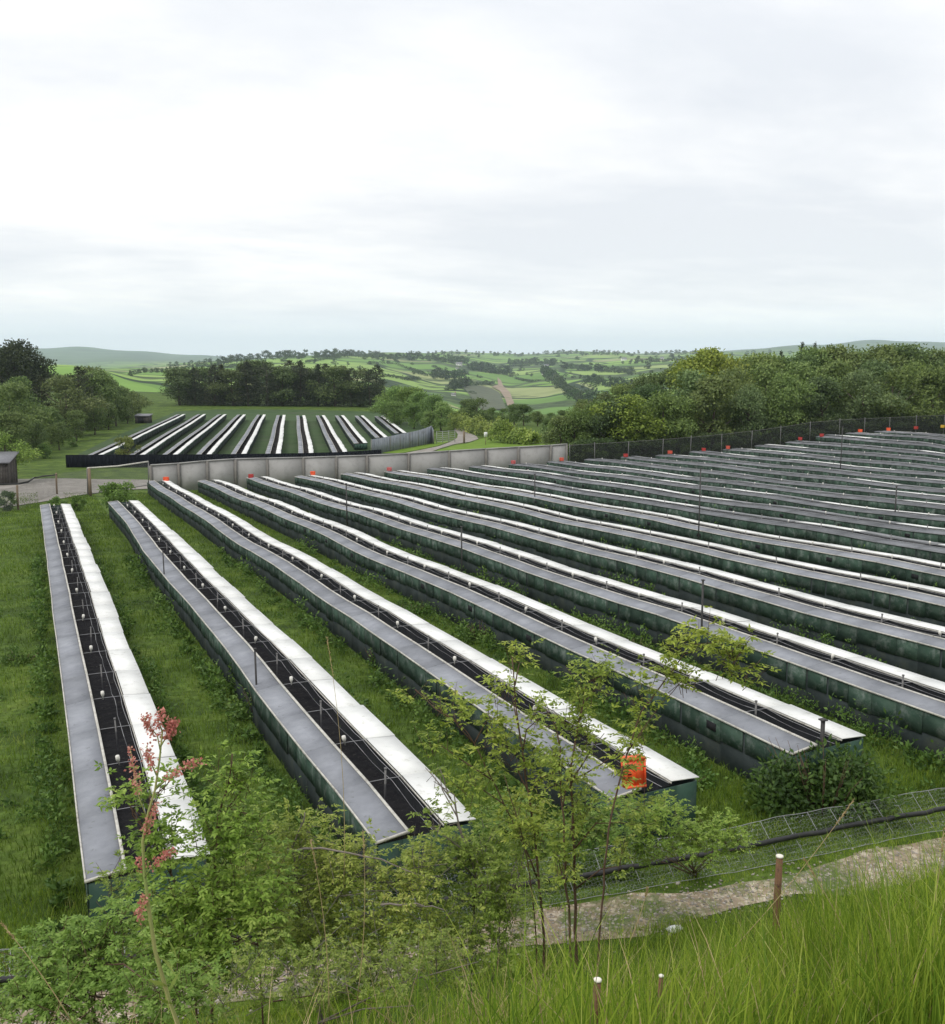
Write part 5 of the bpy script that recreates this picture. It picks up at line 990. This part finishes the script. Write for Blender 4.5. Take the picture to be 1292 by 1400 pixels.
def shrub(name, label, base, blobs, stems=(), seed=1, leaf=0.055, pairs=3, color=(1, 1, 1), bark='twig', cat='shrub', density=1.0, group=None, boughs=3):
    """base: ground point; blobs: (centre, radii, twigs); stems: polylines of (points, radius)"""
    rng = np.random.default_rng(seed); o = np.array(base, float); root = obj(name, None, loc=tuple(o), label=label, cat=cat, group=group); lf = MB(); tw = MB(); leaf *= 1.0; density *= 1.15
    for pts, r in stems:
        P = np.array([np.array(p) - o for p in pts]); Q = densify(list(P), 4, 0.0); Q = [q + rng.normal(0, 0.008, 3) for q in Q]; m_ = MB(); m_.tube(Q, np.linspace(r, r * 0.35, len(Q)), 7); obj('stem', m_.mesh('stem', M[bark], True), root)
    for c, rad, nt_ in blobs:
        c = np.array(c) - o; rad = np.broadcast_to(rad, (3,)).astype(float); nt_ = int(nt_ * density)
        for b in range(boughs):
            e = c + rng.normal(0, 0.45, 3) * rad; st_ = rng.normal(0, 0.05, 3) * np.array([1, 1, 0]); sp = [np.array(p) - o for pts, r in stems for p in densify([np.array(q) for q in pts], 6)]; sp = [p for p in sp if p[2] < e[2] - 0.25]
            if sp: st_ = min(sp, key=lambda p: np.linalg.norm(p - e))
            m_p = (e + st_) * 0.5 + np.array([0, 0, 0.05]) + rng.normal(0, 0.05, 3); m_ = MB(); m_.tube(densify([st_, m_p, e], 3), np.linspace(0.009, 0.004, 7), 5); obj('branch', m_.mesh('branch', M[bark], True), root)
        q = rnd_dir(nt_, rng) * (rng.random(nt_)**0.45)[:, None] * rad; lump = 0.84 + 0.28 * np.sin(q[:, 0] / rad[0] * 5 + seed) * np.cos(q[:, 1] / rad[1] * 4 + q[:, 2] / rad[2] * 5); q *= lump[:, None]
        tb = c + q; td = q / rad.mean() * 0.7 + rng.normal(0, 0.5, (nt_, 3)) + np.array([0, 0, 0.75]); td /= np.linalg.norm(td, axis=1)[:, None]; TL = rng.uniform(0.10, 0.30, nt_)
        for i in range(nt_):
            if i % 2 == 0: tw.tube([tb[i] - td[i] * 0.10, tb[i] + td[i] * TL[i] * 0.5, tb[i] + td[i] * TL[i]], [0.004, 0.003, 0.0015], 3, cap=False)
        for s_ in (0.15, 0.45, 0.75, 1.0):
            a = rng.normal(0, 0.7, (nt_, 3)); dr = td * 0.7 + a; dr[:, 2] = np.abs(dr[:, 2]) * 0.5; dr /= np.linalg.norm(dr, axis=1)[:, None]
            compound(lf, tb + td * (TL * s_)[:, None], dr, rng.uniform(0.06, 0.13, nt_) * leaf / 0.055, rng, pairs, leaf)
    obj('foliage', lf.mesh('foliage', M['leaf_shrub']), root, color=color); obj('twig_pieces', tw.mesh('twig_pieces', M[bark]), root); return root  # second mesh holds bare loose twig pieces, not joined to the branches
def A3(x, y, D): return np.array(at(x, y, D))
def gb(x, D): return np.array(gpt(x, 1390, D))
def bl(x, y, D, rx, ry, n, rd=None):
    return (A3(x, y, D), (rx * D / F, (rd or rx) * D / F * 0.9, ry * D / F), n)
shrub('leafy_shrub', 'fresh green bushy ash sapling over the near end of the first pen', gb(285, 9.4), [bl(318,1075,9.4,38,45,34), bl(310,1150,9.2,60,50,60), bl(225,1165,9.3,50,45,34), bl(265,1240,9.0,85,60,100), bl(180,1090,9.5,34,30,14), bl(215,1080,9.5,30,26,8), bl(260,1320,8.6,100,55,110), bl(350,1250,9.0,60,80,80)],
      [([gb(285,9.4), A3(290,1250,9.4), A3(300,1120,9.4), A3(318,1030,9.4)], 0.018), ([gb(280,9.4), A3(250,1230,9.3), A3(200,1130,9.4)], 0.014)], seed=1, color=(0.85, 1.0, 0.8), leaf=0.058)
shrub('leafy_shrub', 'low green shrub at the bottom left corner', gb(120, 7.6), [bl(70,1310,7.6,55,45,55), bl(140,1300,7.6,60,50,60), bl(120,1360,7.2,110,45,110), bl(45,1375,7.2,60,40,55), bl(230,1365,7.0,60,40,50), bl(165,1260,7.8,22,24,12)], [([gb(120,7.6), A3(130,1320,7.6), A3(150,1260,7.6)], 0.010)], seed=2, color=(0.75, 0.92, 0.85), leaf=0.045)
shrub('leafy_shrub', 'low tangle of pale leaves and dead stalks at the bottom, left of the long grass', gb(420, 7.8), [bl(330,1345,7.8,70,40,50), bl(430,1340,7.8,80,34,55), bl(530,1335,7.8,80,34,55), bl(610,1325,8.2,60,34,40)], [([gb(420,7.8), A3(440,1340,7.8)], 0.006)], seed=12, color=(0.95, 0.95, 0.95), leaf=0.034, bark='greytwig', boughs=1)
shrub('leafy_shrub', 'olive bush in the gap between the ash sapling and the arching bush', gb(360, 11.0), [bl(350,1135,11,40,34,26), bl(330,1200,11,60,50,50), bl(400,1300,10.4,70,60,80), bl(250,1280,10.4,70,60,80), bl(160,1220,11,40,40,30), bl(500,1330,10.4,60,40,50)], [([gb(360,11), A3(350,1250,11), A3(345,1110,11)], 0.014)], seed=13, color=(0.9, 0.95, 0.85), leaf=0.045, boughs=1)
shrub('leafy_shrub', 'yellowish arching bush in the bottom centre-left', gb(460, 10.0), [bl(420,1140,10.2,50,26,34), bl(385,1200,10,60,70,90), bl(470,1195,10,80,46,100), bl(560,1195,10,60,44,60), bl(440,1270,9.6,90,70,140), bl(540,1270,9.6,80,70,120), bl(600,1290,9.6,60,60,60)],
      [([gb(460,10), A3(410,1250,10), A3(400,1160,10), A3(420,1110,10)], 0.018), ([A3(395,1163,9.8), A3(440,1160,9.7), A3(520,1173,9.7), A3(590,1205,9.7)], 0.014), ([A3(520,1238,9.4), A3(570,1235,9.4), A3(612,1245,9.4)], 0.012)], seed=3, color=(1.10, 1.05, 1.0), leaf=0.046, bark='greytwig')
shrub('leafy_shrub', 'dense mid-green bush filling the centre below the second pen', gb(640, 10.6), [bl(600,1125,10.6,26,16,8), bl(650,1160,10.8,60,44,60), bl(610,1190,10.6,66,50,80), bl(690,1215,10.4,66,60,90), bl(660,1280,10.2,80,60,110), bl(590,1062,10.8,18,10,3)], [([gb(640,10.6), A3(650,1200,10.6), A3(620,1100,10.6), A3(600,1050,10.7)], 0.016), ([gb(650,10.6), A3(700,1230,10.4), A3(720,1150,10.4)], 0.014)], seed=4, color=(0.95, 1.0, 0.95), leaf=0.048, bark='greytwig')
shrub('leafy_sapling', 'taller sapling reaching over the white lid of the third pen', gb(745, 10.4), [bl(700,900,10.6,20,16,7), bl(688,945,10.6,34,24,12), bl(620,975,10.7,42,22,16), bl(568,952,10.8,18,14,5), bl(672,1000,10.5,40,26,18), bl(700,1030,10.5,44,26,18), bl(600,1020,10.6,30,18,9), bl(740,985,10.4,28,24,10), bl(735,1060,10.4,36,36,16), bl(650,1075,10.5,40,26,16), bl(720,1130,10.4,50,40,40)],
      [([gb(745,10.4), A3(742,1240,10.4), A3(728,1120,10.4), A3(712,1010,10.4), A3(700,900,10.4)], 0.017), ([A3(736,1200,10.4), A3(690,1100,10.5), A3(640,1000,10.6), A3(575,945,10.7)], 0.010), ([gb(738,10.3), A3(733,1290,10.3), A3(722,1180,10.3), A3(690,1060,10.3)], 0.011)], seed=5, leaf=0.056, color=(1.15, 1.12, 0.9), boughs=1)
shrub('leafy_sapling', 'slim dark-stemmed sapling rising before the orange crate on the third pen', gb(790, 9.8), [bl(812,935,10,38,30,30), bl(780,975,10,30,28,20), bl(800,1010,9.9,30,30,22), bl(775,1060,9.8,34,40,34), bl(790,1130,9.8,30,40,24), bl(775,1180,9.7,26,40,20), bl(870,1110,9.8,26,26,14), bl(845,1170,9.8,24,24,10), bl(870,1010,9.9,20,28,9)],
      [([gb(790,9.8), A3(787,1270,9.8), A3(786,1160,9.8), A3(780,1050,9.8), A3(800,940,9.9)], 0.020), ([gb(786,9.7), A3(776,1240,9.7), A3(770,1120,9.7), A3(765,1020,9.8)], 0.016)], seed=6, leaf=0.050, boughs=1, color=(1.05, 1.05, 0.9))
shrub('leafy_sapling', 'thin sapling whose branch arches over the fourth and fifth pens', gb(815, 9.3), [bl(925,888,9.6,26,16,9), bl(965,878,9.6,32,16,12), bl(1000,893,9.6,30,18,12), bl(1015,925,9.6,20,20,9), bl(985,912,9.6,26,16,8), bl(905,920,9.6,28,18,11), bl(880,960,9.6,22,20,8), bl(930,935,9.6,24,16,8), bl(868,1010,9.5,20,26,8), bl(855,1060,9.5,20,24,7)],
      [([gb(815,9.3), A3(822,1240,9.3), A3(832,1130,9.3), A3(858,1030,9.4), A3(878,975,9.5), A3(905,935,9.6), A3(935,895,9.6), A3(985,880,9.6), A3(1012,915,9.6)], 0.011), ([A3(858,1030,9.4), A3(905,960,9.6), A3(960,905,9.6)], 0.006)], seed=7, leaf=0.054, boughs=0, color=(1.15, 1.1, 0.8))
shrub('leafy_shrub', 'soft ferny shrub behind the wire fence near the third pen', np.array(hit(950, 1195, d0=10)[:3]), [bl(905,1125,15.5,50,34,70), bl(960,1145,15.5,62,34,90), bl(870,1155,15.5,40,34,50), bl(1000,1150,15.5,28,24,24), bl(850,1120,15.5,30,26,26)], (), seed=8, leaf=0.058, color=(0.85, 0.98, 0.8))
shrub('leafy_shrub', 'dark leafy growth around the near end of the second pen', np.array(hit(640, 1230, d0=10)[:3]), [bl(700,1130,14.5,50,40,60), bl(820,1130,14.5,50,36,60), bl(760,1160,14.5,50,34,50)], (), seed=9, leaf=0.07, color=(0.6, 0.75, 0.7))
# the big dock with pink seeds
def dock():
    D = 4.6; px = [(250,1420),(232,1370),(212,1300),(203,1240),(197,1190),(195,1150),(203,1110),(212,1080),(218,1040),(222,1000)]
    P = [np.array(at(x, y, D)) for x, y in px]; g = H1(P[0][0], P[0][1]); o = np.array([P[0][0], P[0][1], min(g, P[0][2] - 0.02)]); P = [o] + P
    root = obj('dock_plant', None, loc=tuple(o), label='tall dock stalk with clusters of pink seeds in front of the first pen', cat='plant'); m_ = MB(); m_.tube([p - o for p in P], np.linspace(0.012, 0.004, len(P)), 8); obj('stalk', m_.mesh('stalk', M['dockstem'], True), root)
    rg = np.random.default_rng(8)
    br = [([(205,1130),(190,1090),(182,1050),(178,1022)],0.7,120),([(212,1080),(232,1062),(255,1047),(274,1040)],0.5,130),([(214,1060),(205,1040),(200,1020)],0.5,110),([(220,1030),(215,1005),(200,990),(198,980)],0.6,150),([(220,1020),(232,1000),(240,988)],0.5,190),([(198,1200),(210,1180),(225,1170),(238,1163)],0.5,120),
          ([(196,1200),(193,1185),(190,1175)],0.5,60),([(194,1270),(190,1250),(196,1232),(201,1222)],0.3,120),([(196,1150),(205,1120),(214,1098)],0.3,110),([(222,1000),(216,985),(222,972)],0.4,110),([(222,1010),(236,1000),(232,985)],0.4,110)]
    for pts, t0, n in br:
        Q = [np.array(at(x, y, D + rg.uniform(-0.03, 0.03))) - o for x, y in pts]; m_ = MB(); m_.tube(Q, np.linspace(0.004, 0.0015, len(Q)), 5); obj('side_stalk', m_.mesh('side_stalk', M['dockstem'], True), root)
        QQ = np.array(densify(Q, 6)); t = rg.uniform(t0 * len(QQ) * 0.5, len(QQ) - 1, n); c = np.stack([np.interp(t, np.arange(len(QQ)), QQ[:, k]) for k in range(3)], 1) + rg.normal(0, 0.011, (n, 3)); m_ = MB(); leaves(m_, c, rnd_dir(n, rg), 0.015, 0.012, rg, fold=0.5); obj('seed_cluster', m_.mesh('seed_cluster', M['seed']), root)
    lf = MB()
    for k in range(9):
        a = rg.uniform(0, 2*pi); n = 1; b0 = np.array(at(235 + rg.uniform(-8, 10), 1385 - 12*k, D)) - o; d = np.array([cos(a), sin(a), 0.8]); d /= np.linalg.norm(d); leaves(lf, b0[None], d[None], 0.14, 0.022, rg)
    obj('foliage', lf.mesh('foliage', M['leaf_shrub']), root)
dock()

# ------------------------------------------------------------------ air, light, sky, camera
def haze(density=8.5e-5):
    m, nt, out = mat('thin_haze'); v = N(nt, 'ShaderNodeVolumePrincipled'); v.inputs['Color'].default_value = (0.78, 0.89, 1.0, 1); v.inputs['Density'].default_value = density; v.inputs['Anisotropy'].default_value = 0.0
    nt.links.new(v.outputs[0], out.inputs['Volume']); z0, z1 = -420.0, 215.0; S = 11300.0; mb = MB(); mb.box((0, 0, (z0 + z1) / 2), (2*S, 2*S, z1 - z0)); obj('haze', mb.mesh('haze', m), kind='stuff', label='pale blue haze between the fields and the far ridges')
haze()
sc = bpy.context.scene
w = bpy.data.worlds.new('World'); sc.world = w; w.use_nodes = True; nt = w.node_tree; nt.nodes.clear(); L = nt.links.new
out = N(nt, 'ShaderNodeOutputWorld'); bg = N(nt, 'ShaderNodeBackground'); SUN_EL, SUN_AZ = radians(52), AZ + radians(-140)
sky = N(nt, 'ShaderNodeTexSky', sky_type='NISHITA', sun_disc=False, sun_elevation=SUN_EL, sun_rotation=SUN_AZ, air_density=1.0, dust_density=2.0)
tc = N(nt, 'ShaderNodeTexCoord'); sx = N(nt, 'ShaderNodeSeparateXYZ'); L(tc.outputs['Generated'], sx.inputs[0])
zz = N(nt, 'ShaderNodeMath', operation='ADD'); zz.inputs[1].default_value = 0.13; L(sx.outputs[2], zz.inputs[0]); zm = N(nt, 'ShaderNodeMath', operation='MAXIMUM'); zm.inputs[1].default_value = 0.05; L(zz.outputs[0], zm.inputs[0])
dx = N(nt, 'ShaderNodeMath', operation='DIVIDE'); L(sx.outputs[0], dx.inputs[0]); L(zm.outputs[0], dx.inputs[1]); dy = N(nt, 'ShaderNodeMath', operation='DIVIDE'); L(sx.outputs[1], dy.inputs[0]); L(zm.outputs[0], dy.inputs[1])
cv = N(nt, 'ShaderNodeCombineXYZ'); L(dx.outputs[0], cv.inputs[0]); L(dy.outputs[0], cv.inputs[1])
mp = N(nt, 'ShaderNodeMapping'); mp.inputs['Rotation'].default_value = (0, 0, AZ); mp.inputs['Scale'].default_value = (0.75, 1.05, 1); mp.inputs['Location'].default_value = (3.6, 1.7, 0); L(cv.outputs[0], mp.inputs[0])
n1 = N(nt, 'ShaderNodeTexNoise', i_Scale=0.62, i_Detail=6, i_Roughness=0.5, i_Distortion=0.35); L(mp.outputs[0], n1.inputs['Vector'])
n2 = N(nt, 'ShaderNodeTexNoise', i_Scale=3.4, i_Detail=8, i_Roughness=0.6); L(mp.outputs[0], n2.inputs['Vector'])
nm = N(nt, 'ShaderNodeMath', operation='MULTIPLY_ADD'); nm.inputs[1].default_value = 0.28; L(n2.outputs['Fac'], nm.inputs[0]); L(n1.outputs['Fac'], nm.inputs[2])
cr = ramp(nt, [(0.50, (0.79, 0.815, 0.855)), (0.61, (0.87, 0.885, 0.91)), (0.70, (0.955, 0.958, 0.96)), (0.80, (1.05, 1.045, 1.03))]); L(nm.outputs[0], cr.inputs[0])
# thinner cloud near the horizon lets pale blue through
hz = ramp(nt, [(0.0, (0.9, 0.9, 0.9)), (0.022, (0.75, 0.75, 0.75)), (0.05, (0.12, 0.12, 0.12)), (0.12, (0.0, 0.0, 0.0))]); L(sx.outputs[2], hz.inputs[0])
c = mix(nt, hz.outputs[0], cr.outputs[0], (0.86, 0.94, 1.01))
sk = mix(nt, 1.0, sky.outputs[0], (0.10, 0.10, 0.10), 'MULTIPLY'); c = mix(nt, 0.06, c, sk)
up_ = ramp(nt, [(0.03, (1.03, 1.03, 1.025)), (0.12, (1.0, 1.0, 1.0)), (0.22, (0.985, 0.99, 0.995)), (0.44, (1.10, 1.10, 1.10))]); L(sx.outputs[2], up_.inputs[0]); c = mix(nt, 1.0, c, up_.outputs[0], 'MULTIPLY')
L(c, bg.inputs[0]); bg.inputs[1].default_value = 1.08; L(bg.outputs[0], out.inputs[0])
sl = bpy.data.lights.new('sun', 'SUN'); sl.energy = 1.5; sl.angle = radians(22); sl.color = (1.0, 0.97, 0.93); so = bpy.data.objects.new('sun', sl); COL.objects.link(so)
sd = np.array([sin(SUN_AZ) * cos(SUN_EL), cos(SUN_AZ) * cos(SUN_EL), sin(SUN_EL)])
from mathutils import Vector
so.rotation_euler = Vector(tuple(-sd)).to_track_quat('-Z', 'Y').to_euler(); so.location = (0, 0, 60)
cam = bpy.data.cameras.new('camera'); co = bpy.data.objects.new('camera', cam); COL.objects.link(co); sc.camera = co
cam.sensor_fit = 'HORIZONTAL'; cam.sensor_width = 36; cam.lens = 36 * F / 1292; cam.clip_start = 0.1; cam.clip_end = 40000
co.location = (0, 0, ZC); co.rotation_euler = (pi/2 - PITCH, 0, -AZ)
vs_ = sc.view_settings; sc.display_settings.display_device = 'sRGB'; vs_.view_transform = 'Standard'; vs_.look = 'None'; vs_.exposure = 0.08; vs_.gamma = 1; vs_.use_curve_mapping = False
cy = sc.cycles; cy.max_bounces = 6; cy.diffuse_bounces = 3; cy.glossy_bounces = 2; cy.transmission_bounces = 2; cy.transparent_max_bounces = 12; cy.volume_bounces = 2; cy.use_denoising = True; cy.caustics_reflective = False; cy.caustics_refractive = False
